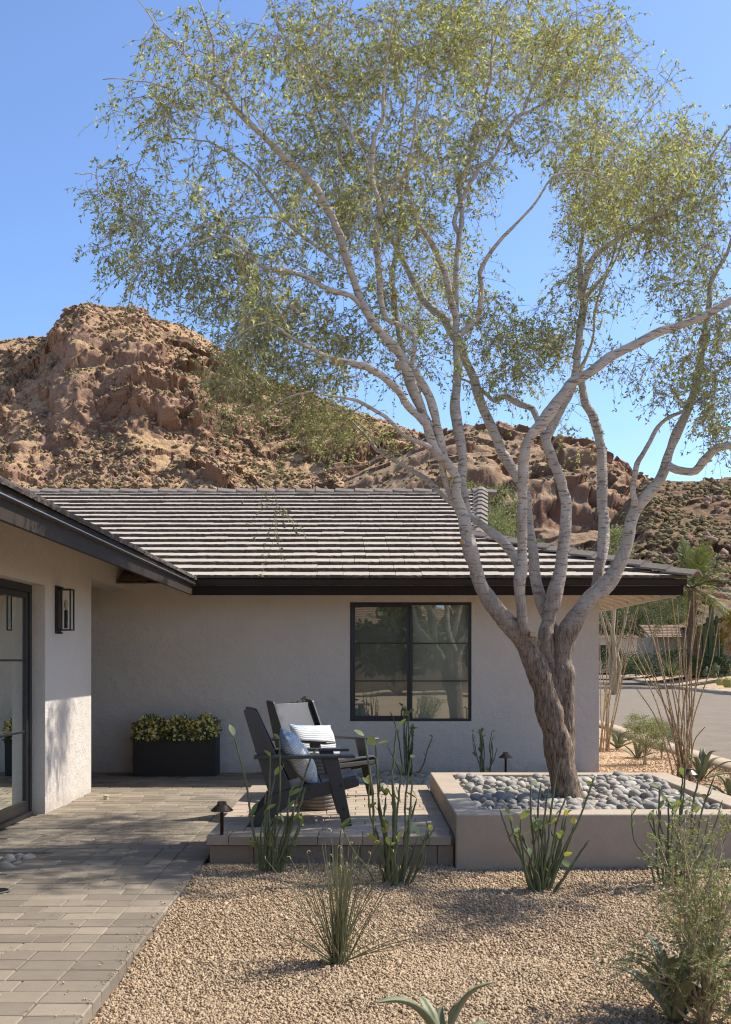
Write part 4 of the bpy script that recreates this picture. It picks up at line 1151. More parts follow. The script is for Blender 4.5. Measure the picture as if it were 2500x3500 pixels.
# ------------------------------------------------------------------ mountains
def rock_mat(name, soil, soil2, rock, rock2, bscale=0.25, slope=(0.62, 0.78), bumpd=1.2):
    t = NT(name)
    sep = t.new('ShaderNodeSeparateXYZ'); t.con(t.g.outputs['Normal'], sep.inputs[0])
    n1 = t.noise(0.045, 6, 0.65); n2 = t.noise(0.35, 6, 0.7); n3 = t.noise(0.012, 4, 0.6)
    s = t.math('ADD', sep.outputs[2], t.math('MULTIPLY_ADD', n2, 0.30, -0.15))
    s = t.math('ADD', s, t.math('MULTIPLY_ADD', n1, 0.30, -0.15))
    f = t.ramp(s, [(slope[0], (0, 0, 0)), (slope[1], (1, 1, 1))])
    so = t.mix(t.ramp(n2, [(0.4, (0, 0, 0)), (0.62, (1, 1, 1))]), soil, soil2)
    ro = t.mix(t.ramp(n3, [(0.4, (0, 0, 0)), (0.6, (1, 1, 1))]), t.mix(n2, rock, tuple(v*0.72 for v in rock)), rock2)
    col = t.mix(f, ro, so)
    h = t.math('ADD', t.noise(bscale, 8, 0.7), t.math('MULTIPLY', t.noise(bscale*5, 6, 0.7), 0.35))
    for vs, va in ((0.16, 0.55), (0.5, 0.3)):          # fractured faces
        vo = t.new('ShaderNodeTexVoronoi', feature='F1'); vo.inputs['Scale'].default_value = vs; vo.inputs['Randomness'].default_value = 1.0
        mp = t.new('ShaderNodeVectorMath', operation='ADD'); nz = t.new('ShaderNodeTexNoise'); nz.inputs['Scale'].default_value = vs*1.5; nz.inputs['Detail'].default_value = 4
        sc_ = t.new('ShaderNodeVectorMath', operation='SCALE'); sc_.inputs['Scale'].default_value = 3.0
        t.con(t.g.outputs['Position'], nz.inputs['Vector']); t.con(nz.outputs['Color'], sc_.inputs[0]); t.con(t.g.outputs['Position'], mp.inputs[0]); t.con(sc_.outputs[0], mp.inputs[1]); t.con(mp.outputs[0], vo.inputs['Vector'])
        sp_ = t.new('ShaderNodeSeparateXYZ'); t.con(vo.outputs['Color'], sp_.inputs[0])
        h = t.math('ADD', h, t.math('MULTIPLY', t.math('ADD', t.math('MULTIPLY', vo.outputs['Distance'], 0.7), sp_.outputs[0]), va))
    return t.done(col, 0.95, t.bump(h, bumpd), **{'Specular IOR Level': 0.1})
MAT['mtn'] = rock_mat('mountain_rock', (0.56, 0.385, 0.225), (0.44, 0.295, 0.17), (0.26, 0.148, 0.10), (0.38, 0.245, 0.175), 0.22, (0.55, 0.72), 2.2)
MAT['red'] = rock_mat('red_sandstone', (0.38, 0.265, 0.175), (0.30, 0.205, 0.135), (0.19, 0.108, 0.075), (0.25, 0.155, 0.11), 0.2, (0.45, 0.75), 0.8)
MAT['brushy'] = rock_mat('brown_hill_rock', (0.30, 0.20, 0.125), (0.22, 0.155, 0.095), (0.20, 0.105, 0.075), (0.24, 0.14, 0.10), 0.3, (0.55, 0.75), 1.6)
def hill(name, ridge, df, dr, prof, amp, seed, mat, nx, nv, x0, x1, label, ridge_amp=0.25, foot=0.0, prof2=None, win2=None, cs=(26.0, 8.0), warp=0.08):
    """terrain whose skyline follows the ridge [(photo x, photo y)], rising from distance df to dr; prof maps 0..1 to relative height"""
    sx = np.linspace(x0, x1, nx)
    r = np.array(ridge, float)
    ry = np.interp(sx, r[:, 0], r[:, 1])
    v = np.r_[np.linspace(0, 1, nv), np.linspace(1.02, 1.25, 10)]
    A, Vv = np.meshgrid((sx-VX)/FPX, v)
    RY_ = np.broadcast_to(ry, A.shape)
    D = df+(dr-df)*Vv
    Zr = CAM_H+(VY-RY_)/FPX*dr
    X = A*D
    wn_ = fbm(np.stack([X/55.0, D/90.0, X*0], -1), 4, seed+60)-0.5
    e = np.exp(-((Vv-1.0)/0.075)**2)
    vw = np.clip(np.minimum(Vv, 1) + warp*2*wn_*(1-e)*np.clip(Vv*4, 0, 1), 0, 1)
    pp = np.array(prof, float)
    g = np.interp(vw, pp[:, 0], pp[:, 1])
    if prof2:
        p2 = np.array(prof2, float); g2 = np.interp(vw, p2[:, 0], p2[:, 1])
        wgt = np.interp(sx, [win2[0], win2[1], win2[2], win2[3]], [0, 1, 1, 0])[None, :]
        g = g*(1-wgt)+g2*wgt
    g = g - np.maximum(Vv-1, 0)*1.6
    Y = D.copy(); Z = foot+(Zr-foot)*g
    p = np.stack([X, Y, Z], -1)
    big = fbm(p/70.0, 3, seed)-0.5
    pw = p + (np.stack([fbm(p/14.0, 3, seed+11), fbm(p/14.0, 3, seed+12), fbm(p/14.0, 3, seed+13)], -1)-0.5)*9
    mask = np.clip((fbm(p/40.0, 3, seed+40)-0.49)*7, 0, 1)
    e1, c1_ = cells(pw*np.array([1, 0.8, 1.3])/cs[0], seed+5)
    e2, c2_ = cells(pw*np.array([1, 0.9, 1.2])/cs[1], seed+9)
    rdg = ridged(p/20.0, 4, seed+21, 0.6)
    fine = ridged(p/5.0, 3, seed+31, 0.6)-0.55
    lz = (p[..., 2]+8*(fbm(p/25.0, 3, seed+70)-0.5))/6.5
    fl = lz-np.floor(lz); ledge = np.where(fl < 0.75, fl/0.75, (1-fl)/0.25)
    disp = big*amp[0] + mask*ledge*amp[4] + mask*(c1_*amp[1] + np.clip(rdg-0.5, 0, 1)*amp[1]*0.9) + (0.55+mask)*(c2_-0.5)*amp[2] + fine*amp[3]
    disp = disp*(1-(1-ridge_amp)*e)
    X = X + disp*0.12; Y = Y - disp*0.72; Z = Z + disp*0.42*(1-e) + (fine*amp[3]+c2_*amp[2]*0.3)*e*ridge_amp*2
    n, m = X.shape
    i = np.arange(n*m).reshape(n, m)
    F = np.stack([i[:-1, :-1], i[:-1, 1:], i[1:, 1:], i[1:, :-1]], -1).reshape(-1, 4)
    o = link(name, mesh_np(name, np.stack([X, Y, Z], -1).reshape(-1, 3), F, False), MAT[mat])
    tag(o, label, 'mountain', kind='structure')
    return np.stack([X, Y, Z], -1)[:nv]
RIDGE1 = [(-900, 1260), (-400, 1200), (0, 1165), (60, 1158), (120, 1152), (160, 1150), (185, 1120), (215, 1098), (265, 1060), (300, 1055), (350, 1058), (400, 1054), (440, 1050), (490, 1056), (520, 1090), (560, 1098), (640, 1118), (690, 1150), (776, 1207), (888, 1276), (960, 1310), (1034, 1322), (1100, 1360), (1146, 1379), (1207, 1405), (1293, 1431), (1345, 1448), (1420, 1474), (1520, 1496), (1620, 1520), (1800, 1600), (2100, 1700), (3200, 1900)]
m1 = hill('mountain', RIDGE1, 260, 520, [(0, 0.0), (0.12, 0.05), (0.35, 0.27), (0.6, 0.53), (0.75, 0.70), (0.86, 0.85), (0.92, 0.92), (1, 1)], (24, 6.5, 7.0, 3.2, 2.2), 3, 'mtn', 500, 320, -450, 1950, 'rugged brown desert mountain with craggy outcrops behind the tile roof', 0.05, 0.0,
          [(0, 0.0), (0.12, 0.05), (0.35, 0.27), (0.6, 0.52), (0.70, 0.64), (0.79, 0.755), (0.835, 0.85), (0.92, 0.945), (1, 1)], (120, 200, 520, 700))
RIDGE2 = [(1180, 1640), (1300, 1580), (1420, 1516), (1500, 1490), (1560, 1472), (1596, 1464), (1650, 1468), (1690, 1478), (1743, 1500), (1800, 1506), (1850, 1520), (1920, 1532), (1989, 1546), (2040, 1560), (2089, 1581), (2130, 1600), (2158, 1620), (2212, 1650), (2300, 1720), (2500, 1840), (2900, 1950)]
m2 = hill('red_rock_hill', RIDGE2, 190, 330, [(0, 0.0), (0.25, 0.13), (0.36, 0.25), (0.40, 0.38), (0.50, 0.44), (0.545, 0.66), (0.64, 0.76), (0.70, 0.80), (0.72, 0.85), (0.86, 0.94), (1, 1)], (14, 4.5, 4.5, 2.2, 2.8), 51, 'red', 330, 210, 1180, 2500, 'smooth red sandstone hill with shaded cliff behind the tree trunks', 0.12, cs=(30.0, 7.0), warp=0.09)
RIDGE3 = [(1750, 2060), (1950, 1960), (2060, 1830), (2120, 1740), (2180, 1668), (2212, 1640), (2274, 1646), (2328, 1650), (2404, 1645), (2500, 1640), (2700, 1600), (3200, 1560)]
m3 = hill('brushy_hill', RIDGE3, 120, 240, [(0, 0.0), (0.2, 0.14), (0.5, 0.46), (0.75, 0.74), (1, 1)], (16, 5, 4, 1.5, 1.5), 77, 'brushy', 260, 220, 1850, 2900, 'dark brown brush covered slope at the far end of the street', 0.2, cs=(14.0, 5.0))

def blob_field(name, surf, n, smin, smax, seed, mat, label, squash=0.75, keep=None, jag=0.22):
    """low shrubs or boulders standing on a slope, too many to count"""
    rg = np.random.default_rng(seed)
    a, b = surf.shape[:2]
    iu = rg.integers(1, a-2, n); iv = rg.integers(1, b-2, n)
    c = surf[iu, iv]
    dens = fbm(c/np.array([30, 30, 30.0]), 3, seed+3)
    ok = dens > 0.42
    dz = np.abs(surf[iu+1, iv, 2]-surf[iu, iv, 2])/np.maximum(1e-3, np.linalg.norm(surf[iu+1, iv, :2]-surf[iu, iv, :2], axis=1))
    if keep == 'gentle': ok &= dz < 1.3
    c = c[ok]; n = len(c)
    if n > 5000:
        B = np.array([(1,0,0),(0,1,0),(-1,0,0),(0,-1,0),(0,0,1),(0,0,-1)], float)*1.15; T_ = np.array([(0,1,4),(1,2,4),(2,3,4),(3,0,4),(1,0,5),(2,1,5),(3,2,5),(0,3,5)])
    else:
        bm = bmesh.new(); bmesh.ops.create_icosphere(bm, subdivisions=1, radius=1)
        B = np.array([v.co for v in bm.verts]); T_ = np.array([[v.index for v in f.verts] for f in bm.faces]); bm.free()
    V = B[None]*(1+rg.normal(0, jag, (n, len(B), 1)))
    s = rg.uniform(smin, smax, (n, 1))*rg.uniform(0.7, 1.4, (n, 1))
    V = V*(s*np.array([1, 1, squash]))[:, None, :]*rg.uniform(0.75, 1.25, (n, 1, 3)) + (c + np.c_[np.zeros((n, 2)), s*squash*0.45])[:, None, :]
    F = (T_[None]+(np.arange(n)*len(B))[:, None, None]).reshape(-1, 3)
    return tag(link(name, mesh_np(name, V.reshape(-1, 3), F), mat), label, 'brush' if 'brush' in name else 'rocks', kind='stuff')
MAT['brush'] = simple('desert_brush', (0.235, 0.185, 0.09), (0.165, 0.13, 0.062), 0.5, 0.95, 0.4, 3, rnd=0.6)
MAT['boulder'] = simple('boulder', (0.33, 0.215, 0.155), (0.22, 0.14, 0.10), 0.4, 0.95, 0.4, 1.5, rnd=0.5)
blob_field('mountain_brush', m1[:, 60:440], 15000, 0.3, 0.9, 4, MAT['brush'], 'olive desert brush dotted over the craggy mountain', keep='gentle')
blob_field('mountain_rocks', m1[:, 60:440], 9000, 0.3, 1.0, 5, MAT['boulder'], 'brown boulders strewn over the craggy mountain', 0.8, jag=0.34)
blob_field('red_hill_brush', m2, 2200, 0.25, 0.6, 6, MAT['brush'], 'green brush along the foot of the red sandstone hill', keep='gentle')
blob_field('brush', m3[:, 30:220], 4200, 0.22, 0.55, 7, MAT['brush'], 'dark brush covering the brown slope by the street')
blob_field('slope_rocks', m3[:, 30:220], 1500, 0.25, 0.8, 8, MAT['boulder'], 'red brown boulders on the brush covered slope', 0.8)

# ------------------------------------------------------------------ generic leafy trees and shrubs
def leaf_mats():
    MAT['green_leaf'] = leaf_mat('green_leaf', [(0, (0.06, 0.085, 0.025)), (0.5, (0.10, 0.13, 0.04)), (1, (0.16, 0.18, 0.065))], 0.3)
    MAT['pale_leaf'] = leaf_mat('palo_verde_leaf', [(0, (0.15, 0.155, 0.055)), (0.5, (0.23, 0.22, 0.085)), (1, (0.30, 0.28, 0.12))], 0.4)
    MAT['dark_leaf'] = leaf_mat('dark_leaf', [(0, (0.03, 0.045, 0.017)), (0.5, (0.055, 0.075, 0.028)), (1, (0.09, 0.11, 0.04))], 0.25)
    MAT['sage_leaf'] = leaf_mat('sage_leaf', [(0, (0.13, 0.15, 0.07)), (0.5, (0.23, 0.245, 0.115)), (1, (0.34, 0.335, 0.17))], 0.35)
    MAT['orange_leaf'] = leaf_mat('orange_leaf', [(0, (0.12, 0.12, 0.03)), (0.45, (0.30, 0.20, 0.04)), (0.8, (0.45, 0.20, 0.04)), (1, (0.2, 0.18, 0.05))], 0.35)
    MAT['palm_leaf'] = leaf_mat('palm_leaf', [(0, (0.09, 0.11, 0.035)), (0.5, (0.15, 0.165, 0.055)), (1, (0.23, 0.23, 0.08))], 0.25)
leaf_mats()
def leafy(name, label, cat, base, height, clumps, nleaf, Lr, Wr, mat, seed, trunk_r=0.08, stems=5, group=None, bark='twig', flat=1.0):
    """trunk with limbs reaching into leaf clumps [(dx, dy, z, rx, ry, rz)]"""
    rg = np.random.default_rng(seed)
    t = thing(name, label, cat, tuple(base), group=group)
    m = MB(); tips = []
    z0 = min(c[2] for c in clumps)*0.35
    for i, c in enumerate(clumps):
        for j in range(max(1, stems//len(clumps)+1)):
            q = np.array(c[:3]) + unit(rg.normal(size=3))*np.array(c[3:6])*0.5
            mid = np.array([q[0]*0.25, q[1]*0.25, z0+(q[2]-z0)*0.5]) + rg.normal(0, height*0.04, 3)
            pts = catmull([(0, 0, -0.05), (rg.normal(0, trunk_r), rg.normal(0, trunk_r), z0*0.6), mid, q], height*0.08)
            r = np.linspace(trunk_r*rg.uniform(0.6, 1.0), trunk_r*0.08, len(pts))
            m.tube(pts, r, 7)
    m.build('trunk', MAT[bark], t, smooth=True)
    vol = np.array([c[3]*c[4]*c[5] for c in clumps])**0.67; cnt = (nleaf*vol/vol.sum()).astype(int)
    pos = []
    for c, n in zip(clumps, cnt):
        ns = max(4, n//45)                       # sprays inside the clump give light and dark tufts
        u = unit(rg.normal(size=(ns, 3)))*rg.uniform(0.25, 1.0, (ns, 1))**0.45
        ctr = np.array(c[:3]) + u*np.array(c[3:6])
        k = rg.integers(0, ns, n)
        sp = 0.17*np.mean(c[3:6])
        pos.append(ctr[k] + rg.normal(0, 1, (n, 3))*sp*np.array([1, 1, 0.7*flat]))
    pos = np.vstack(pos); n = len(pos)
    pos[:, 2] = np.maximum(pos[:, 2], 0.02)
    ax = unit(rg.normal(size=(n, 3)) + np.array([0, 0, 0.25])); nr = unit(rg.normal(size=(n, 3))+np.array([0, 0, 0.5]))
    V, F = leaves(pos, ax, nr, rg.uniform(*Lr, n), rg.uniform(*Wr, n))
    tag(link('crown', mesh_np('crown', V, F), MAT[mat], t), kind='stuff')
    return t
def palm(name, label, base, h, L, nf, seed, tr=0.2, group=None):
    rg = np.random.default_rng(seed)
    t = thing(name, label, 'palm', tuple(base), group=group)
    z = np.linspace(0, h, 14); k = np.arange(14)
    MB().tube([(0.02*math.sin(q), 0, q) for q in z], tr*(1+0.12*(k % 2))*(1.1-0.2*z/h), 12).build('trunk', simple('palm_trunk', (0.16, 0.11, 0.075), (0.09, 0.06, 0.04), 6, 0.95, 0.05, 8), t)
    for f in range(nf):
        az = f*2.399+rg.uniform(-.2, .2); el = math.radians(rg.uniform(-35, 80)*1.0)
        d = np.array([math.cos(az)*math.cos(el), math.sin(az)*math.cos(el), math.sin(el)])
        s = np.linspace(0, 1, 12)[:, None]
        sag = 0.55*L*max(0.25, math.cos(el))
        sp = np.array([0, 0, h]) + d*L*s + np.array([0, 0, -sag])*s**2.2
        m = MB(); m.tube(sp, np.linspace(0.03, 0.006, 12), 5)
        n = 34
        u = np.repeat(np.linspace(0.16, 1.0, n), 2); sd = np.tile([1.0, -1.0], n)
        x = u*11; i0 = np.minimum(x.astype(int), 10); fr2 = (x-i0)[:, None]
        pos = sp[i0]*(1-fr2)+sp[i0+1]*fr2; td = unit(sp[i0+1]-sp[i0])
        side = unit(np.cross(td, np.array([0, 0, 1.0])))
        ax = unit(td*0.75 + side*sd[:, None] + np.array([0, 0, 0.12])+rg.normal(0, 0.06, (2*n, 3)))
        ll = L*0.24*np.sin(np.pi*np.clip(u*0.85+0.12, 0, 1))
        V, F = leaves(pos, ax, unit(np.cross(ax, td)+rg.normal(0, .2, (2*n, 3))), ll, np.full(2*n, 0.035*L/3+0.006))
        m.add(V, F)
        link('frond', mesh_np('frond', m.V, m.F), MAT['palm_leaf'], t)
    return t

# trees that look over the roof
leafy('palo_verde_tree', 'yellow-green palo verde crown rising behind the roof ridge left of the trunk', 'tree', P(1480, 2261, 27)*np.array([1, 1, 0]), 6.5, [(0.3, 0, 4.6, 1.3, 1.2, 0.9), (-1.2, 0.4, 4.5, 1.1, 1.0, 0.7), (1.3, -0.3, 4.0, 1.0, 1.0, 1.1), (-2.6, 0.2, 4.6, 1.1, 1.0, 0.7), (-3.9, 0.2, 4.5, 0.9, 1.0, 0.5), (0.7, 0.2, 5.4, 0.8, 0.8, 0.7)], 34000, (0.05, 0.11), (0.012, 0.022), 'pale_leaf', 31, 0.13, 14, 'background trees behind the roof')
leafy('mesquite_tree', 'pale feathery tree top behind the ridge end beside the leaning stem', 'tree', P(1660, 2261, 25)*np.array([1, 1, 0]), 6, [(0, 0, 4.1, 0.9, 0.9, 0.9), (0.3, 0.2, 5.0, 0.7, 0.7, 0.6), (-0.7, 0, 4.6, 0.7, 0.7, 0.6)], 12000, (0.05, 0.10), (0.012, 0.022), 'sage_leaf', 32, 0.11, 8, 'background trees behind the roof')
palm('fan_palm', 'small palm crown peeking over the hip roof between two stems', P(1760, 2261, 26)*np.array([1, 1, 0]), 3.6, 1.9, 22, 33, 0.18)
leafy('round_tree', 'small green tree crown above the hip tiles', 'tree', P(1810, 2261, 30)*np.array([1, 1, 0]), 5, [(0, 0, 4.35, 0.55, 0.6, 0.5)], 3500, (0.06, 0.12), (0.025, 0.045), 'green_leaf', 34, 0.08, 5)
leafy('olive_tree', 'dense olive green tree crown beside the long right limb', 'tree', P(2100, 2261, 46)*np.array([1, 1, 0]), 7, [(0, 0, 6.2, 0.7, 0.7, 1.1), (-1.6, 0, 5.6, 1.2, 0.9, 0.6)], 7000, (0.08, 0.16), (0.03, 0.05), 'sage_leaf', 35, 0.12, 5)

# ------------------------------------------------------------------ across the street
palm('date_palm', 'tall date palm with drooping fronds across the street', (18.9, 60, 0.7), 4.9, 3.5, 46, 41, 0.24)
leafy('mesquite_tree', 'spreading dark mesquite in front of the cream wall across the street', 'tree', (20.4, 74, 1.0), 5.2, [(-1.6, 0, 3.1, 1.9, 1.5, 0.9), (0.4, 0, 3.5, 1.7, 1.5, 1.0), (-3.2, 0.5, 3.3, 1.4, 1.2, 1.0), (1.9, 0, 2.9, 1.2, 1.2, 0.7)], 9000, (0.10, 0.2), (0.04, 0.07), 'dark_leaf', 42, 0.16, 9)
leafy('hedge_tree', 'tall green tree mass behind the cream wall across the street', 'tree', (21, 96, 1.0), 8, [(-3, 0, 4.2, 3.5, 2, 2.4), (2, 0, 4.4, 3, 2, 2.0), (6.5, 0, 4.6, 3, 2, 2.2)], 9000, (0.18, 0.32), (0.07, 0.12), 'green_leaf', 43, 0.2, 8)
leafy('orange_shrub', 'tall orange and yellow flowering shrub at the right edge', 'shrub', (21.1, 59, 0.9), 4.6, [(0, 0, 2.0, 0.9, 0.9, 1.2), (0.3, 0, 3.3, 0.8, 0.8, 0.8)], 5000, (0.08, 0.16), (0.04, 0.07), 'orange_leaf', 44, 0.06, 6)
leafy('saltbush', 'green shrub standing right of the date palm trunk across the street', 'shrub', (27.5, 78, 1.2), 4.6, [(0, 0, 1.8, 2.4, 1.2, 1.7), (4, 0, 2.2, 2.4, 1.2, 2.0)], 5000, (0.12, 0.22), (0.05, 0.09), 'green_leaf', 441, 0.06, 6)
for k_, (sx, Y, hgt, rad, mt, lab) in enumerate([(2130, 66, 1.5, 1.2, 'dark_leaf', 'round dark shrub under the mesquite across the street'), (2175, 62, 1.1, 1.0, 'green_leaf', 'low green shrub by the far kerb near the house wall'), (2250, 66, 1.7, 1.1, 'dark_leaf', 'dark rounded shrub behind the spiky yucca across the street'), (2380, 60, 1.3, 0.9, 'green_leaf', 'green shrub at the foot of the columnar cactus'), (2462, 58, 1.2, 0.8, 'dark_leaf', 'dark shrub under the orange flowering shrub'), (2340, 64, 2.0, 1.0, 'dark_leaf', 'tall dark shrub beside the date palm trunk'), (2085, 70, 1.9, 1.0, 'dark_leaf', 'dark shrub showing just past the house corner')]):
    b = P(sx, 2261, Y); b[2] = 0.55
    leafy('shrub', lab, 'shrub', b, hgt, [(0, 0, hgt*0.5, rad, rad*0.8, hgt*0.5)], 2200, (0.08, 0.15), (0.04, 0.07), mt, 50+k_, 0.03, 6, 'shrubs across the street')
def spiky(name, label, cat, base, n, L, Wd, seed, mat, up=0.15, group=None, part=True):
    rg = np.random.default_rng(seed); t = thing(name, label, cat, tuple(base), group=group); m = MB()
    for i in range(n):
        az = rg.uniform(0, 6.283); el = math.asin(rg.uniform(up, 0.98))
        d = np.array([math.cos(az)*math.cos(el), math.sin(az)*math.cos(el), math.sin(el)])
        sd = unit(np.cross(d, [0, 0, 1])); l = L*rg.uniform(0.8, 1.1)
        m.add([sd*Wd*0.5, d*l*0.5+sd*Wd*0.5, d*l, d*l*0.5-sd*Wd*0.5, -sd*Wd*0.5], [(0,1,2,3,4)])
    tag(link('leaves', mesh_np('leaves', m.V, m.F), MAT[mat], t), kind='stuff')
    return t
def at(sx, Y, z): 
    q = P(sx, 2261, Y); q[2] = z; return q
spiky('yucca', 'round spiky pale green yucca by the far kerb', 'yucca', at(2292, 58, 0.55), 260, 1.15, 0.05, 60, 'sage_leaf', -0.1)
spiky('yucca', 'dark spiky yucca under the mesquite across the street', 'yucca', at(2120, 68, 0.7), 180, 1.25, 0.06, 61, 'dark_leaf', -0.1)
spiky('agave', 'grey green agave between the barrel cactus and shrubs', 'agave', at(2485, 60, 0.7), 60, 1.0, 0.12, 62, 'sage_leaf', 0.1)
def ribbed(prof, ribs, c=(0, 0, 0), depth=0.12):
    m = MB(); k = ribs*4; V = []; F = []
    for r, z in prof:
        for i in range(k):
            a = 2*math.pi*i/k; rr_ = r*(1-depth*(0.5-0.5*math.cos(a*ribs)))
            V.append((c[0]+rr_*math.cos(a), c[1]+rr_*math.sin(a), c[2]+z))
    for j in range(len(prof)-1):
        for i in range(k):
            F.append((j*k+i, j*k+(i+1) % k, (j+1)*k+(i+1) % k, (j+1)*k+i))
    F.append(tuple((len(prof)-1)*k+i for i in range(k)))
    return m.add(V, F)
MAT['cactus'] = simple('cactus_skin', (0.13, 0.16, 0.08), (0.08, 0.11, 0.05), 6, 0.8)
MAT['barrel'] = simple('golden_spines', (0.42, 0.36, 0.10), (0.28, 0.25, 0.07), 12, 0.8)
cb = at(2432, 60, 0.75)
cc = thing('columnar_cactus', 'tall many-armed columnar cactus left of the orange shrub', 'cactus', tuple(cb))
for dx, dy, hh, r in ((0, 0, 3.9, 0.14), (0.34, 0.1, 3.3, 0.12), (-0.32, 0.1, 2.7, 0.13), (0.16, -0.2, 2.2, 0.12), (-0.1, 0.3, 3.2, 0.12), (0.6, 0, 2.6, 0.11)):
    ribbed([(r*0.8, 0), (r, 0.5), (r, hh*0.6), (r*0.95, hh-0.15), (r*0.55, hh-0.03), (0.02, hh)], 9, (dx, dy, 0)).build('arm', MAT['cactus'], cc)
for sx, Y, r, lab in ((2490, 47.5, 0.24, 'golden barrel cactus beside the far kerb at the right edge'), (2462, 52, 0.2, 'smaller barrel cactus left of the golden one by the far kerb')):
    t_ = thing('barrel_cactus', lab, 'cactus', tuple(at(sx, Y, 0.22)), group='barrel cacti by the far kerb')
    ribbed([(r*0.7, 0), (r*0.97, r*0.45), (r, r*0.9), (r*0.85, r*1.5), (r*0.45, r*1.85), (0.02, r*1.9)], 16).build('body', MAT['barrel'], t_)
pp_ = thing('prickly_pear', 'grey green prickly pear clump below the columnar cactus', 'cactus', tuple(at(2446, 54, 0.45)))
rp = random.Random(9)
for i in range(26):
    a = rp.uniform(0, 6.28); d = rp.uniform(0, 0.6); z = rp.uniform(0.15, 0.95)*(1-d*0.6)
    o_ = MB().lathe([(0.02, -0.14), (0.09, -0.09), (0.115, 0.0), (0.09, 0.09), (0.02, 0.14)], k=10).build('pad', MAT['cactus'], pp_, smooth=True, loc=(d*math.cos(a), d*math.sin(a), z), rot=(rp.uniform(-.5, .5), rp.uniform(-.5, .5), rp.uniform(0, 3)), scale=(1, 0.25, 1))

# neighbouring houses
def stepped_roof(parent, x0, x1, y_e, z_e, y_r, z_r, n, mat, name='roof', ridge_along='x', over=0.0):
    """tile courses as real steps"""
    m = MB()
    for i in range(n):
        a, b = i/n, (i+1)/n
        ya, yb = y_e+(y_r-y_e)*a, y_e+(y_r-y_e)*b; za, zb = z_e+(z_r-z_e)*a, z_e+(z_r-z_e)*b
        dz = 0.05
        if ridge_along == 'x': Vv = [(x0, ya, za), (x1, ya, za), (x1, ya, za+dz), (x0, ya, za+dz), (x1, yb, zb+0.005), (x0, yb, zb+0.005)]
        else: Vv = [(ya, x0, za), (ya, x1, za), (ya, x1, za+dz), (ya, x0, za+dz), (yb, x1, zb+0.005), (yb, x0, zb+0.005)]
        m.add(Vv, [(0,1,2,3), (3,2,4,5)])
    return m.build(name, mat, parent)
MAT['brown_tile'] = simple('brown_roof_tile', (0.33, 0.225, 0.16), (0.20, 0.13, 0.09), 5, 0.9, 0.02, 9)
MAT['tan_wall'] = simple('tan_wall', (0.36, 0.30, 0.235), (0.32, 0.265, 0.21), 1.2, 0.9)
MAT['cream_wall'] = simple('cream_wall', (0.62, 0.55, 0.44), (0.56, 0.49, 0.39), 1.2, 0.9)
nb = thing('neighbour_house', 'tan house with brown tiled gable roofs at the right edge across the street', 'house', (22.3, 66, 1.0))
MB().box(-0.2, 9, 0, 8, -0.5, 2.9).prism([(-0.2, 2.9), (9, 2.9), (4.4, 4.5)], 0, 8).build('wall', MAT['tan_wall'], nb)
stepped_roof(nb, -1.2, 8.5, -1.2, 2.62, 4.4, 4.62, 16, MAT['brown_tile'], 'roof', 'y')
stepped_roof(nb, -1.2, 8.5, 10, 2.62, 4.4, 4.62, 16, MAT['brown_tile'], 'roof', 'y')
MB().obox((1.6, -1.21, 3.58), (2.85, 0, 1.02), (0, 0.03, 0), (0, 0, 0.16)).build('bargeboard', MAT['fascia'], nb)
MB().obox((7.2, -1.21, 3.58), (2.85, 0, -1.02), (0, 0.03, 0), (0, 0, 0.16)).build('bargeboard', MAT['fascia'], nb)
MB().box(-3.4, -0.25, 2.0, 6, -0.5, 2.0).build('garage_wall', MAT['tan_wall'], nb)
stepped_roof(nb, -3.7, -0.25, 1.4, 1.95, 4.4, 2.85, 8, MAT['brown_tile'], 'lower_roof')
MB().box(2.2, 3.6, -0.03, -0.002, 0.9, 2.1).build('window', MAT['black_metal'], nb)
cw = thing('cream_building', 'long cream building behind the mesquite across the street', 'building', (20.5, 84, 1.0))
MB().box(-3, 7, 0, 5, -0.5, 2.3).build('wall', MAT['cream_wall'], cw)
MB().box(-3.3, 7.3, -0.3, 5.3, 2.301, 2.5).build('parapet', MAT['cream_wall'], cw)
for x in (-1.6, 1.6, 4.6):
    f_ = MB().box(x, x+1.2, -0.03, -0.002, 0.5, 1.7).build('window', MAT['black_metal'], cw)
gw = thing('white_post', 'slim white post standing before the cream building', 'post', tuple(at(2098, 62, 0.6)))
MB().lathe([(0.09, 0), (0.09, 0.12), (0.055, 0.14), (0.055, 2.1), (0.075, 2.12), (0.02, 2.22)], k=12).build('shaft', simple('white_paint', (0.75, 0.74, 0.7), (0.7, 0.69, 0.65), 5, 0.6), gw)

# behind the camera: what the window mirrors
rh = thing('facing_house', 'stucco house with tiled roof opposite, mirrored in the window', 'house', (-3, -26, 0))
MB().box(-9, 9, -6, 0, -0.2, 2.6).build('wall', MAT['tan_wall'], rh)
stepped_roof(rh, -10, 10, 0.8, 2.4, -4.5, 4.4, 16, MAT['brown_tile'])
MB().box(-10, 10, 0.74, 0.8, 2.15, 2.4).build('fascia_board', MAT['fascia'], rh)
for k_, (x, y, h_, lab) in enumerate([(-9, -22, 5.5, 'dark leafy tree opposite the house, mirrored left in the glass'), (6, -20, 5.5, 'leafy tree right of the facing house, mirrored in the glass'), (1.5, -19, 4.0, 'low leafy tree standing before the facing house')]):
    leafy('shade_tree', lab, 'tree', (x, y, 0), h_, [(0, 0, h_*0.6, h_*0.36, h_*0.3, h_*0.38), (h_*0.25, 0, h_*0.5, h_*0.25, h_*0.25, h_*0.25), (-h_*0.25, 0, h_*0.5, h_*0.25, h_*0.25, h_*0.25)], 3500, (0.3, 0.5), (0.14, 0.25), 'dark_leaf', 70+k_, 0.2, 6, 'trees opposite the house')
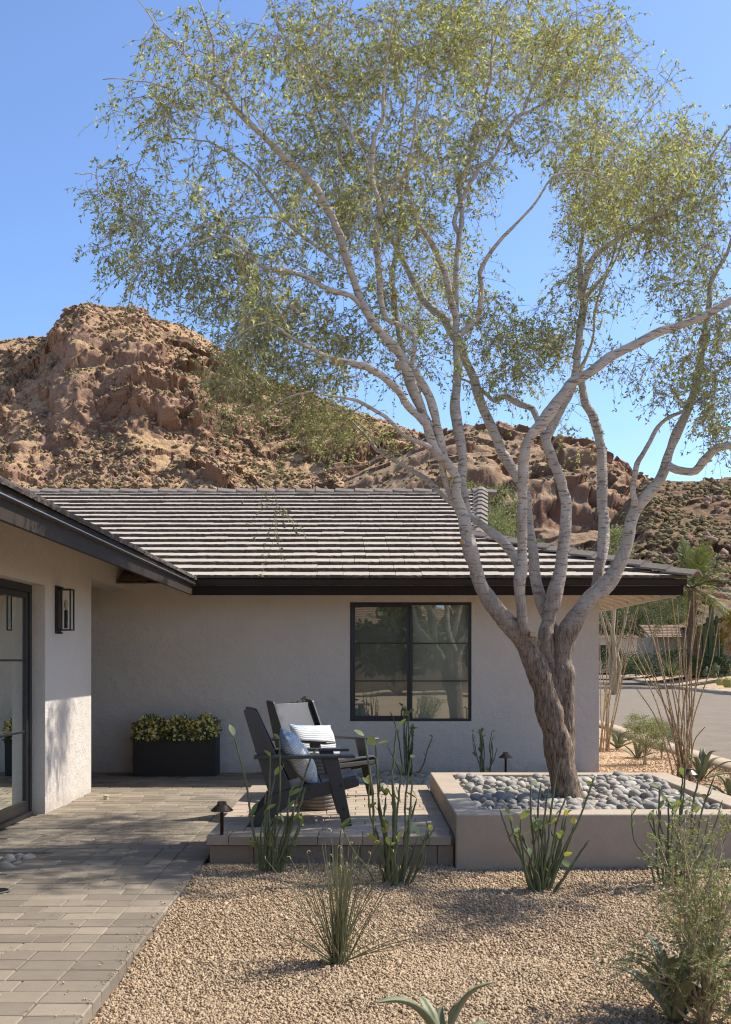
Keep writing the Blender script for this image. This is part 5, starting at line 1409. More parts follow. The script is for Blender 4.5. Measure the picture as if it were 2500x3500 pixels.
# ------------------------------------------------------------------ lounge chairs
def rounded(poly, r=0.018, n=3):
    out = []
    m = len(poly)
    for i in range(m):
        p0, p, p1 = (np.array(poly[(i+k) % m], float) for k in (-1, 0, 1))
        a = p + (p0-p)/np.linalg.norm(p0-p)*min(r, np.linalg.norm(p0-p)*0.45); b = p + (p1-p)/np.linalg.norm(p1-p)*min(r, np.linalg.norm(p1-p)*0.45)
        for s in np.linspace(0, 1, n):
            out.append(tuple((1-s)**2*a + 2*s*(1-s)*p + s*s*b))
    return out
def slab(m, p0, p1, th, y0, y1):
    """board between two (x,z) points, th thick (towards its left), from y0 to y1"""
    p0 = np.array(p0); p1 = np.array(p1); d = (p1-p0)/np.linalg.norm(p1-p0); nrm = np.array([-d[1], d[0]])*th
    return m.prism([tuple(p0), tuple(p1), tuple(p1+nrm), tuple(p0+nrm)], y0, y1)
HW = 0.285
def chair(label, loc, rz):
    """x forwards, y to the chair's left, z up from the platform"""
    c = thing('lounge_chair', label, 'chair', loc, rz, 'black lounge chairs on the platform')
    def part(name, m, bev=0.004): return m.build(name, MAT['chair'], c, bevel=bev, seg=2)
    for s in (-1, 1):
        ya, yb = (HW-0.012, HW+0.012) if s > 0 else (-HW-0.012, -HW+0.012)
        # side rail runs from the rear foot up to the front of the seat
        part('side_rail', MB().prism(rounded([(-0.435, 0.0), (-0.325, 0.0), (-0.10, 0.17), (0.20, 0.238), (0.40, 0.292), (0.40, 0.335), (0.375, 0.358), (0.30, 0.352), (-0.155, 0.262), (-0.235, 0.235)], 0.012), ya, yb))
        yo = (HW+0.0125, HW+0.0365) if s > 0 else (-HW-0.0365, -HW-0.0125)
        part('leg', MB().prism(rounded([(0.275, 0.0), (0.345, 0.0), (0.245, 0.50), (0.128, 0.50)], 0.010), *yo))
        yi = (HW-0.0365, HW-0.0125) if s > 0 else (-HW+0.0125, -HW+0.0365)
        part('back_stile', MB().prism(rounded([(-0.255, 0.20), (-0.10, 0.285), (-0.36, 0.845), (-0.445, 0.862), (-0.452, 0.845)], 0.014), *yi))
        am = (HW-0.045, HW+0.075) if s > 0 else (-HW-0.075, -HW+0.045)
        part('armrest', MB().prism(rounded([(-0.375, 0.502), (0.36, 0.502), (0.372, 0.512), (0.36, 0.524), (-0.375, 0.524)], 0.006), *am), 0.006)
        for x, z in ((0.262, 0.30), (0.285, 0.13), (0.03, 0.275)):
            b = MB().lathe([(0.011, 0), (0.011, 0.003), (0.008, 0.005)], k=10).build('bolt', MAT['black_metal'], c)
            yy = s*(HW+0.0366) if x > 0.1 else s*(HW+0.0122)
            b.matrix_local = Matrix.Translation((x, yy, z)) @ Matrix.Rotation(-s*math.pi/2, 4, 'X')
    yw = HW-0.037
    d = np.array([-0.27, 0.58])/math.hypot(0.27, 0.58)
    p0 = np.array([-0.135, 0.265])
    for a, b in ((0.0, 0.285), (0.29, 0.62)):
        part('back_panel', slab(MB(), p0+d*a, p0+d*b, 0.02, -yw, yw))
    p0 = np.array([0.38, 0.352]); dd = np.array([-0.55, -0.105]); L = np.linalg.norm(dd); dd = dd/L
    for i in range(4):
        part('seat_slat', slab(MB(), p0+dd*(i*0.132), p0+dd*(i*0.132+0.124), -0.018, -HW+0.0122, HW-0.0122), 0.003)
    part('front_apron', MB().prism([(0.372, 0.29), (0.392, 0.296), (0.392, 0.33), (0.372, 0.33)], -HW+0.0123, HW-0.0123))
    part('rear_brace', MB().prism([(-0.30, 0.14), (-0.27, 0.13), (-0.255, 0.19), (-0.285, 0.2)], -HW+0.0123, HW-0.0123))
    return c
c1 = chair('black slatted lounge chair in profile nearest the camera on the platform', (-0.44, 8.03, PLZ+0.002), math.radians(5))
c2 = chair('black lounge chair turned towards the camera behind the first, its back catching sun', (-0.35, 9.50, PLZ+0.002), math.radians(-40))

def cushion_mat():
    t = NT('woven_cushion')
    tc = t.new('ShaderNodeTexCoord')
    mp = t.new('ShaderNodeMapping'); t.con(tc.outputs['Object'], mp.inputs[0])
    sep = t.new('ShaderNodeSeparateXYZ'); t.con(mp.outputs[0], sep.inputs[0])
    weave = t.new('ShaderNodeTexWave', wave_type='BANDS', bands_direction='Z'); weave.inputs['Scale'].default_value = 17; weave.inputs['Distortion'].default_value = 1.6; weave.inputs['Detail'].default_value = 3
    t.con(mp.outputs[0], weave.inputs['Vector'])
    edge = t.math('ABSOLUTE', sep.outputs[2])
    dye = t.math('ADD', t.math('MULTIPLY', edge, 3.6), t.math('MULTIPLY_ADD', t.noise(9, 4, vec=mp.outputs[0]), 0.8, -0.45))
    base = t.ramp(dye, [(0.35, (0.66, 0.66, 0.64)), (0.6, (0.40, 0.45, 0.50)), (0.9, (0.16, 0.22, 0.30))])
    str_ = t.ramp(weave.outputs['Fac'], [(0.35, (0, 0, 0)), (0.6, (1, 1, 1))])
    spk = t.ramp(t.noise(130, 2, vec=mp.outputs[0]), [(0.55, (0, 0, 0)), (0.62, (0.8, 0.8, 0.8))])
    col = t.mix(t.math('MULTIPLY', str_, 0.4), base, (0.22, 0.26, 0.31))
    col = t.mix(spk, col, (0.62, 0.63, 0.62))
    return t.done(col, 0.95, t.bump(t.math('ADD', weave.outputs['Fac'], t.noise(300, 2, vec=mp.outputs[0])), 0.003), **{'Specular IOR Level': 0.1})
MAT['cushion'] = cushion_mat()
def cushion(label, loc, rot, w, h, th):
    n = 22; V = []; F = []
    g = np.linspace(-1, 1, n)
    for side in (1, -1):
        for a in g:
            for b in g:
                f = max(0.0, (1-abs(a)**2.6))*max(0.0, (1-abs(b)**2.6)); f = f**0.55
                pin = 1-0.07*(1-abs(a)**2)*abs(b)**4
                pin2 = 1-0.07*(1-abs(b)**2)*abs(a)**4
                wr = 0.006*math.sin(9*a+4*b)*(1-f)+0.005*math.sin(5*a-7*b)
                V.append((side*(th/2*f+0.002)+wr*0.6, a*w/2*pin2, b*h/2*pin))
    for s in (0, 1):
        o_ = s*n*n
        for i in range(n-1):
            for j in range(n-1):
                q = (o_+i*n+j, o_+(i+1)*n+j, o_+(i+1)*n+j+1, o_+i*n+j+1)
                F.append(q if s == 0 else q[::-1])
    rim = [i*n for i in range(n)] + [(n-1)*n+j for j in range(1, n)] + [i*n+n-1 for i in range(n-2, -1, -1)] + [j for j in range(n-2, 0, -1)]
    for i in range(len(rim)):
        a, b = rim[i], rim[(i+1) % len(rim)]
        F.append((a, b, b+n*n, a+n*n))
    m = MB().add(V, F)
    o = m.build('cushion', MAT['cushion'], smooth=True, loc=loc, rot=rot)
    return tag(o, label, 'cushion', 'blue woven cushions on the chairs')
def on_chair(c, x, y, z):
    v = Matrix.Translation(c.location) @ Matrix.Rotation(c.rotation_euler.z, 4, 'Z') @ Vector((x, y, z)); return tuple(v)
cushion('blue and white woven cushion leaning upright in the nearest chair', on_chair(c1, -0.045, -0.03, 0.487), (0.10, math.radians(-32), c1.rotation_euler.z), 0.47, 0.45, 0.17)
cushion('pale blue striped lumbar cushion on the chair turned to the camera', on_chair(c2, -0.075, -0.02, 0.475), (-0.06, math.radians(-25), c2.rotation_euler.z), 0.55, 0.36, 0.15)
# ribbed drum table between the chairs
dt = thing('drum_table', 'pale ribbed drum side table between the two black chairs', 'side table', (-0.36, 8.72, PLZ+0.002))
prof = []
for i in range(15):
    z = 0.03*i; prof += [(0.165, z+0.002), (0.175, z+0.009), (0.175, z+0.02), (0.165, z+0.027)]
MB().lathe(prof, k=32).build('drum', simple('drum_ceramic', (0.24, 0.215, 0.18), (0.2, 0.18, 0.15), 12, 0.7), dt, smooth=False)
MB().lathe([(0.0, 0.452), (0.18, 0.452), (0.182, 0.462), (0.178, 0.472), (0.0, 0.472)], k=32).build('top', simple('drum_top', (0.5, 0.47, 0.42), (0.44, 0.41, 0.37), 12, 0.7), dt)

# ------------------------------------------------------------------ flower box in the alcove
bx0, bx1, by0, by1, bz = -2.786, -1.775, 12.79, 13.17, 0.482
fb = thing('flower_box', 'long black metal planter box with yellow flowers against the shaded wall', 'planter', ((bx0+bx1)/2, (by0+by1)/2, 0.003))
hw, hd = (bx1-bx0)/2, (by1-by0)/2
m = MB()
m.box(-hw, hw, -hd, -hd+0.02, 0, bz).box(-hw, hw, hd-0.02, hd, 0, bz).box(-hw, -hw+0.02, -hd+0.02, hd-0.02, 0, bz).box(hw-0.02, hw, -hd+0.02, hd-0.02, 0, bz)
m.build('box', MAT['box'], fb, bevel=0.003, seg=1)
MB().box(-hw+0.02, hw-0.02, -hd+0.02, hd-0.02, 0.02, bz-0.05).build('soil', bed.data.materials[0], fb)
rg = np.random.default_rng(81)
def fpos(n, rg):
    x = rg.uniform(-hw, hw, n); u = x/hw
    top = 0.12+0.10*np.exp(-((u+0.62)/0.3)**2)+0.09*np.exp(-((u-0.1)/0.25)**2)+0.11*np.exp(-((u-0.72)/0.25)**2)
    y = rg.uniform(-hd-0.02, hd, n); z = bz-0.03+rg.uniform(0, 1, n)**0.9*top*1.3
    over = rg.random(n) < 0.12
    y = np.where(over, -hd-0.03, y); z = np.where(over, bz-rg.uniform(0, 0.05, n), z)
    return np.stack([x*1.03, y, z], -1)
q = fpos(3600, rg)
V, F = leaves(q, unit(rg.normal(size=q.shape)+[0, -0.2, 0.5]), unit(rg.normal(size=q.shape)+[0, -0.3, 0.4]), rg.uniform(0.02, 0.05, len(q)), rg.uniform(0.01, 0.02, len(q)))
tag(link('foliage', mesh_np('foliage', V, F), MAT['green_leaf'], fb), kind='stuff')
q = fpos(430, rg); q[:, 1] = np.minimum(q[:, 1], rg.uniform(-hd-0.03, hd, len(q))); q[:, 2] += 0.012
fl = MB()
for p_ in q:
    r_ = rg.uniform(0.014, 0.030); nrm = unit(rg.normal(size=3)*0.5+np.array([0, -0.8, 0.6])); a = unit(np.cross(nrm, [1, 0.2, 0])); b = np.cross(nrm, a)
    V = [p_]; 
    for k_ in range(10):
        rr_ = r_*(1 if k_ % 2 == 0 else 0.62); an = k_*math.pi/5
        V.append(p_ + (a*math.cos(an)+b*math.sin(an))*rr_ + nrm*r_*0.35)
    fl.add(V, [(0, 1+k_, 1+(k_+1) % 10) for k_ in range(10)])
MAT['petal'] = leaf_mat('petal', [(0, (0.85, 0.66, 0.12)), (0.6, (0.88, 0.74, 0.24)), (0.8, (0.88, 0.82, 0.55)), (1, (0.8, 0.58, 0.08))], 0.3, tcol=(1, 1, 1))
tag(link('flowers', mesh_np('flowers', fl.V, fl.F), MAT['petal'], fb), kind='stuff')

# ------------------------------------------------------------------ path lights
def path_light(label, base, h):
    t = thing('path_light', label, 'path light', tuple(base), group='bronze path lights')
    MB().lathe([(0.0125, -0.06), (0.0125, h-0.07), (0.018, h-0.068), (0.018, h-0.05)], k=14).build('stake', MAT['bronze'], t, smooth=True)
    MB().lathe([(0.078, h-0.062), (0.078, h-0.056), (0.05, h-0.03), (0.032, h-0.014), (0.032, h+0.0), (0.027, h+0.003)], k=28).build('hat', MAT['bronze'], t)
    return t
path_light('bronze path light beside the corner of the raised platform', G(759, 2953, -0.02), 0.435)
b = at(1729, 11.9, -0.03); path_light('dark path light against the house wall behind the planter', b, 0.40)
b = at(2358, 10.6, -0.04); path_light('path light half hidden behind the right rim of the planter', b, 0.36)

# ------------------------------------------------------------------ slipper plants (upright leafless stems with a few oval leaves)
MAT['stem'] = simple('slipper_stem', (0.15, 0.17, 0.085), (0.095, 0.115, 0.058), 14, 0.6, 0.001, 90, rnd=0.4)
MAT['oval'] = leaf_mat('slipper_leaf', [(0, (0.19, 0.235, 0.085)), (0.6, (0.27, 0.31, 0.12)), (0.85, (0.34, 0.36, 0.14)), (0.96, (0.40, 0.37, 0.09)), (1, (0.5, 0.42, 0.08))], 0.35)
def oval_mesh():
    n = 6; V = []; F = []
    for i in range(n+1):
        s_ = i/n; wd = 0.52*math.sin(math.pi*min(1, s_*0.97+0.02))**0.75; z = -0.18*s_*s_
        V += [(s_, -wd/2, z+0.07*wd), (s_, 0, z), (s_, wd/2, z+0.07*wd)]
    for i in range(n):
        a = i*3; F += [(a, a+3, a+4, a+1), (a+1, a+4, a+5, a+2)]
    me = mesh_np('leaf', V, F, True); me.materials.append(MAT['oval']); return me
OVAL = oval_mesh()
def slipper(label, base, stems, nleaf, seed, lsize=0.088, low=0.2):
    """stems: [(dx, dy, height, lean x, lean y, radius)]"""
    rp = random.Random(seed)
    t = thing('slipper_plant', label, 'plant', tuple(base), group='slipper plants')
    tips = []
    for dx, dy, h, lx, ly, r in stems:
        c = [(dx, dy, -0.03), (dx+lx*0.38+rp.uniform(-.022, .022), dy+ly*0.3+rp.uniform(-.015, .015), h*rp.uniform(0.28, 0.38)), (dx+lx*0.72+rp.uniform(-.028, .028), dy+ly*0.6+rp.uniform(-.02, .02), h*rp.uniform(0.6, 0.72)), (dx+lx, dy+ly, h)]
        p = catmull(c, 0.025); k = np.arange(len(p))
        rad = r*np.linspace(1.05, 0.62, len(p))*(1+0.12*((k % 5) == 0)); rad[-1] *= 0.35
        p[1:-1] += np.array([[rp.uniform(-.002, .002) for _ in range(3)] for _ in p[1:-1]])
        MB().tube(p, rad, 8).build('stem', MAT['stem'], t, smooth=True)
        tips.append(p)
        # small nubs at the nodes
        if rp.random() < 0.6:
            p0 = p[int(len(p)*rp.uniform(0.5, 0.85))]; a = rp.uniform(0, 6.28); q_ = p0+np.array([math.cos(a)*0.03, math.sin(a)*0.03, 0.05])
            MB().tube([p0, (p0+q_)/2+np.array([math.cos(a)*0.006, math.sin(a)*0.006, -0.004]), q_], [r*0.55, r*0.5, r*0.2], 6).build('shoot', MAT['stem'], t, smooth=True)
    for _ in range(nleaf):
        p = rp.choice(tips); u_ = rp.choice([1.0, 1.0, rp.uniform(low, 1)]); q_ = p[min(len(p)-1, int(u_*(len(p)-1)))]
        s_ = lsize*rp.uniform(0.5, 1.25)
        link('leaf', OVAL, None, t, tuple(q_), (rp.uniform(-1.2, 1.2), rp.uniform(-1.25, -0.3), rp.uniform(0, 6.28)), (s_, s_, s_))
    return t
def bunch(n, spread, hmin, hmax, lean, seed, r=0.008):
    rp = random.Random(seed); out = []
    for _ in range(n):
        a = rp.uniform(0, 6.28); d = spread*rp.uniform(0.1, 1)
        h = rp.uniform(hmin, hmax)
        out.append((d*math.cos(a), d*math.sin(a), h, lean*d/spread*math.cos(a)*rp.uniform(0.5, 1.4), lean*0.6*d/spread*math.sin(a), r*rp.uniform(0.75, 1.2)))
    return out
def stem_to(base, S, Y=None, z0x=0.0):
    """a stem that ends where the photograph shows its tip"""
    yb = base[1] if Y is None else Y
    q = P(S[0], S[1], yb)
    return (z0x, 0.0, q[2]-base[2], q[0]-base[0]-z0x, yb-base[1], 0.0085)
bP1 = G(922, 2985, -0.02)
st = [stem_to(bP1, s, bP1[1]+d, x) for s, d, x in [((800, 2515), -0.05, -0.05), ((925, 2585), 0.02, -0.02), ((955, 2525), 0.0, 0.0), ((1065, 2585), 0.05, 0.03), ((990, 2720), 0.03, 0.01), ((1045, 2690), -0.04, 0.02), ((905, 2790), 0.05, -0.04), ((1010, 2740), 0.0, 0.03), ((940, 2650), 0.06, -0.01), ((880, 2860), -0.03, -0.03), ((1030, 2800), 0.03, 0.04), ((970, 2810), -0.05, 0.0)]]
slipper('slipper plant with tall green stems in front of the nearest chair', bP1, st + bunch(9, 0.08, 0.15, 0.45, 0.16, 1), 34, 101)
bP2 = G(1345, 3022, -0.02)
st = [stem_to(bP2, s, bP2[1]+d, x) for s, d, x in [((1245, 2515), 0.0, -0.05), ((1355, 2490), 0.05, -0.02), ((1285, 2545), 0.0, -0.03), ((1405, 2590), 0.05, 0.02), ((1340, 2625), -0.03, 0.0), ((1410, 2665), 0.0, 0.03), ((1425, 2730), 0.04, 0.04), ((1465, 2835), 0.0, 0.06), ((1262, 2680), 0.05, -0.04), ((1375, 2620), 0.0, 0.01), ((1320, 2720), 0.04, -0.01), ((1300, 2660), -0.04, -0.02)]]
slipper('dense slipper plant in front of the platform below the window', bP2, st + bunch(16, 0.10, 0.2, 0.5, 0.20, 2), 38, 102)
bP3 = G(1847, 3038, -0.03)
st = [stem_to(bP3, s, bP3[1]+d, x) for s, d, x in [((1708, 2765), 0.0, -0.06), ((1740, 2780), 0.05, -0.05), ((1815, 2685), 0.0, -0.02), ((1850, 2675), 0.06, 0.0), ((1908, 2612), 0.0, 0.0), ((1945, 2700), 0.0, 0.02), ((2033, 2655), 0.0, 0.05), ((1965, 2815), 0.05, 0.05), ((1875, 2690), -0.04, 0.02), ((1780, 2800), 0.05, -0.03), ((1825, 2830), 0.0, -0.01), ((1900, 2790), 0.03, 0.02)]]
slipper('slipper plant standing before the planter wall below the trunk', bP3, st + bunch(14, 0.09, 0.16, 0.45, 0.24, 3), 40, 103)
bP4 = G(2290, 3025, -0.03)
st = [stem_to(bP4, s, bP4[1]+d, x) for s, d, x in [((2255, 2690), 0.0, -0.02), ((2335, 2650), 0.05, 0.02), ((2415, 2570), 0.0, 0.05), ((2440, 2660), 0.0, 0.08), ((2470, 2735), 0.05, 0.08), ((2300, 2760), 0.0, 0.0), ((2345, 2600), -0.05, 0.03), ((2285, 2740), 0.04, -0.01), ((2380, 2780), 0.0, 0.05)]]
slipper('slipper plant with yellowing leaves rising behind the feathery bush', bP4, st + bunch(8, 0.1, 0.25, 0.5, 0.16, 4), 36, 104, 0.068)
bP5 = at(1395, 12.9, -0.02)
slipper('slipper plant growing from the pebble strip below the window', bP5, bunch(13, 0.10, 0.35, 0.86, 0.18, 5, 0.009), 38, 105, 0.07, 0.3)
bP6 = at(1660, 12.8, -0.02)
slipper('slipper plant by the wall beside the dark path light', bP6, bunch(11, 0.10, 0.35, 0.62, 0.20, 6, 0.009), 26, 106, 0.07, 0.3)
bP7 = at(1022, 12.75, -0.02)
slipper('slipper plant peeping over the back of the turned chair', bP7, bunch(8, 0.14, 0.75, 0.98, 0.22, 7, 0.009), 26, 107, 0.08, 0.7)

# ------------------------------------------------------------------ red yucca tuft
MAT['blade'] = simple('yucca_blade', (0.22, 0.23, 0.13), (0.14, 0.155, 0.085), 9, 0.55, rnd=0.5)
by_ = G(1160, 3288, -0.03)
yk = thing('red_yucca', 'tuft of thin grey green blades with curled tips in the gravel', 'yucca', tuple(by_))
rp = random.Random(31)
for i in range(110):
    a = rp.uniform(0, 6.28); tl = abs(rp.gauss(0, 0.32)); tl = min(tl, 1.0) if i > 14 else rp.uniform(0.9, 1.2)
    L = rp.uniform(0.42, 0.64)*(1 if tl < 0.8 else 0.75)
    d = np.array([math.cos(a)*math.sin(tl), math.sin(a)*math.sin(tl), math.cos(tl)])
    s_ = np.linspace(0, 1, 9)[:, None]
    p = np.array([rp.gauss(0, 0.018), rp.gauss(0, 0.018), -0.01]) + d*L*s_ + np.array([d[0], d[1], -0.6])*0.10*L*s_**3*math.sin(tl+0.15)
    rad = np.interp(s_[:, 0], [0, 0.15, 0.7, 0.95, 1], [0.0024, 0.0027, 0.0019, 0.0011, 0.0006])
    MB().tube(p, rad, 5).build('blade', MAT['blade'], yk, smooth=True)
    if rp.random() < 0.4:
        e_ = p[-1]; h_ = rp.uniform(-1, 1); 
        MB().tube([e_, e_+np.array([0.006*h_, 0, 0.012]), e_+np.array([0.018*h_, 0, 0.014]), e_+np.array([0.026*h_, 0, 0.006])], [0.0012, 0.0012, 0.001, 0.0005], 4).build('curled_tip', MAT['petal'], yk)

# ------------------------------------------------------------------ agaves
def agave_mat():
    t = NT('agave_leaf')
    col = t.ramp(t.math('ADD', t.math('MULTIPLY', t.noise(3, 4), 0.6), t.math('MULTIPLY', t.rnd(), 0.4)), [(0.25, (0.125, 0.14, 0.075)), (0.75, (0.21, 0.225, 0.125))])
    col = t.mix(t.math('MULTIPLY', t.noise(40, 4, vec=t.pos((1, 1, 0.3))), 0.35), col, (0.24, 0.26, 0.19))
    return t.done(col, 0.55, t.bump(t.noise(90, 3), 0.001), **{'Specular IOR Level': 0.35})
MAT['agave'] = agave_mat()
def agave_leaf(pts, w, curl=0.35, tip=True):
    """thick channelled blade along a curve"""
    c = catmull(pts, 0.03); n = len(c); s_ = np.linspace(0, 1, n)
    wd = w*np.interp(s_, [0, 0.12, 0.45, 0.8, 1], [0.75, 0.7, 1.0, 0.55, 0.02])
    T_ = unit(np.gradient(c, axis=0)); up = np.array([0, 0, 1.0])
    side = unit(np.cross(T_, up)); nr = np.cross(side, T_)
    V = []; F = []
    prof = [(-0.5, 0.5, 0.0), (-0.27, 0.12, 0), (0, 0, 0), (0.27, 0.12, 0), (0.5, 0.5, 0.0), (0.3, -0.05, 1), (0, -0.18, 1), (-0.3, -0.05, 1)]
    for i in range(n):
        for a, b, under in prof:
            V.append(c[i] + side[i]*a*wd[i] + nr[i]*(b*curl*wd[i] - (0.06*wd[i] if under else 0)))
    k = len(prof)
    for i in range(n-1):
        for j in range(k):
            F.append((i*k+j, i*k+(j+1) % k, (i+1)*k+(j+1) % k, (i+1)*k+j))
    F.append(tuple(range(k))); F.append(tuple((n-1)*k+j for j in range(k-1, -1, -1)))
    return MB().add(V, F)
def agave(label, base, n, L, w, seed, group='agaves', emin=0.35, recurve=0.5, extra=None):
    rp = random.Random(seed); t = thing('agave', label, 'agave', tuple(base), group=group)
    for i in range(n):
        az = i*2.399+rp.uniform(-.2, .2); el = emin+(1.35-emin)*(i/max(1, n-1))+rp.uniform(-.08, .08)
        l = L*rp.uniform(0.85, 1.1)*(0.75+0.3*math.sin(el))
        d = np.array([math.cos(az), math.sin(az), 0]); 
        p = [d*0.02, d*l*0.35*math.cos(el)+np.array([0, 0, l*0.35*math.sin(el)]), d*l*0.72*math.cos(el*0.92)+np.array([0, 0, l*0.70*math.sin(el*0.92)]), d*l*1.05*math.cos(el*(1-recurve*0.4))+np.array([0, 0, l*0.88*math.sin(el*(1-recurve*0.5))])]
        agave_leaf(p, w*rp.uniform(0.85, 1.1)).build('leaf', MAT['agave'], t, smooth=True)
    return t
# the near agave at the bottom edge: its leaves follow the photograph
bA = np.array([(1530-VX)/FPX*3.86, 3.86, -0.06])
ag = thing('agave', 'grey green agave with arching leaves at the bottom edge of the gravel', 'agave', tuple(bA), group='agaves')
def lf(pix, w, curl=0.45):
    p = [np.array([0.0, 0, 0])] + [P(a, b_, 3.86+d)-bA for a, b_, d in pix]
    agave_leaf(p, w, curl).build('leaf', MAT['agave'], ag, smooth=True)
lf([(1490, 3530, -0.02), (1430, 3450, -0.05), (1360, 3420, -0.08), (1268, 3430, -0.12)], 0.075)
lf([(1490, 3540, 0.03), (1470, 3470, 0.06), (1445, 3420, 0.10), (1432, 3404, 0.12)], 0.055)
lf([(1508, 3540, 0.05), (1505, 3470, 0.10), (1515, 3432, 0.13)], 0.05)
lf([(1540, 3510, -0.02), (1580, 3430, -0.02), (1630, 3378, -0.04), (1708, 3353, -0.06)], 0.075)
lf([(1600, 3540, 0.05), (1650, 3500, 0.12), (1680, 3495, 0.16)], 0.06)
lf([(1440, 3590, -0.10), (1380, 3570, -0.2), (1310, 3600, -0.3)], 0.07)
lf([(1600, 3610, -0.12), (1680, 3600, -0.22), (1740, 3640, -0.3)], 0.07)
agave('large agave half hidden inside the feathery bush at the lower right', (1.27, 4.25, -0.05), 10, 0.40, 0.065, 3, emin=0.8)
agave('green agave beside the ocotillo base at the house corner', at(2112, 17.6, -0.05), 13, 0.45, 0.08, 5)
agave('agave leaning out from under the round yard bush', at(2180, 15.6, -0.05), 9, 0.40, 0.07, 6)
agave('broad agave behind the right rim of the planter', at(2398, 12.9, -0.05), 12, 0.5, 0.085, 7)
agave('agave at the right edge beyond the planter rim', at(2500, 11.0, -0.05), 11, 0.40, 0.08, 8)

# ------------------------------------------------------------------ ocotillos
MAT['ocotillo'] = simple('ocotillo_cane', (0.50, 0.39, 0.25), (0.26, 0.19, 0.12), 22, 0.9, 0.01, 60, rnd=0.3)
def ocotillo(label, base, tips, seed, r=0.0085):
    rp = random.Random(seed); rgo = np.random.default_rng(seed)
    t = thing('ocotillo', label, 'ocotillo', tuple(base), group='ocotillos in the side yard')
    for (tx, ty, tz) in tips:
        a = rp.uniform(0, 6.28); d = rp.uniform(0.02, 0.12)
        b = np.array([d*math.cos(a), d*math.sin(a), -0.03])
        e = np.array([tx, ty, tz])
        c = catmull([b, b*0.6+e*np.array([0.30, 0.30, 0.36])+rgo.normal(0, 0.02, 3), e*np.array([0.66, 0.66, 0.70])+rgo.normal(0, 0.035, 3), e], 0.022)
        k = np.arange(len(c))
        rad = r*np.linspace(1.15, 0.55, len(c))*(1+0.22*(k % 2))
        m = MB().tube(c, rad, 7)
        n = len(c)*2                              # thorns
        i_ = rgo.integers(1, len(c)-1, n); dr_ = unit(rgo.normal(size=(n, 3))+[0, 0, 0.2])
        p0 = c[i_]; sd = unit(np.cross(dr_, [0.3, 0.2, 1]))*0.0028
        V = np.stack([p0-sd, p0+sd, p0+dr_*rgo.uniform(0.02, 0.034, (n, 1))], 1).reshape(-1, 3)
        m.add(V, np.arange(len(V)).reshape(-1, 3))
        link('cane', mesh_np('cane', m.V, m.F, False), MAT['ocotillo'], t)
    return t
bo = at(2068, 16.7, -0.05)
def tip(base, S, Y): return tuple(P(S[0], S[1], Y)-base)
ocotillo('slender ocotillo standing against the corner of the house', bo, [tip(bo, s, 16.7+d) for s, d in [((2060, 2100), 0.2), ((2072, 2105), -0.2), ((2097, 2092), 0.1), ((2114, 2088), 0.0), ((2166, 2095), -0.2), ((2180, 2075), 0.2), ((2185, 2060), 0.3), ((2120, 2150), -0.3), ((2050, 2200), 0.3), ((2160, 2180), 0.3), ((2135, 2080), -0.4)]], 1)
bo = at(2342, 12.75, -0.05)
ocotillo('tall many-caned ocotillo fanning out before the street', bo, [tip(bo, s, 12.75+d) for s, d in [((2140, 2080), 0.3), ((2157, 2098), -0.2), ((2192, 2070), 0.2), ((2203, 2070), -0.3), ((2222, 2066), 0.2), ((2254, 2060), 0.0), ((2297, 2048), 0.2), ((2315, 2065), -0.2), ((2360, 2052), 0.1), ((2372, 2020), 0.3), ((2398, 2000), 0.1), ((2420, 2020), -0.2), ((2395, 2075), 0.3), ((2436, 2065), 0.2), ((2456, 2130), 0.0), ((2160, 2245), -0.3), ((2177, 2355), -0.2), ((2410, 2485), -0.2), ((2180, 2200), 0.3), ((2280, 2130), -0.3), ((2340, 2080), 0.3), ((2380, 2110), -0.3)]], 2)

# ------------------------------------------------------------------ bushes
leafy('yard_bush', 'round sage green bush on the golden gravel by the street', 'bush', at(2205, 14.6, -0.04), 0.8, [(0.02, 0, 0.42, 0.26, 0.25, 0.22), (-0.12, 0, 0.56, 0.18, 0.18, 0.16), (0.2, 0.1, 0.5, 0.18, 0.18, 0.16)], 7000, (0.016, 0.032), (0.006, 0.011), 'sage_leaf', 91, 0.012, 16)
leafy('yard_bush', 'smaller dark bush behind the round one near the kerb', 'bush', at(2262, 15.6, -0.04), 0.6, [(0.05, 0, 0.35, 0.24, 0.2, 0.22)], 2600, (0.02, 0.036), (0.007, 0.012), 'green_leaf', 92, 0.01, 8)
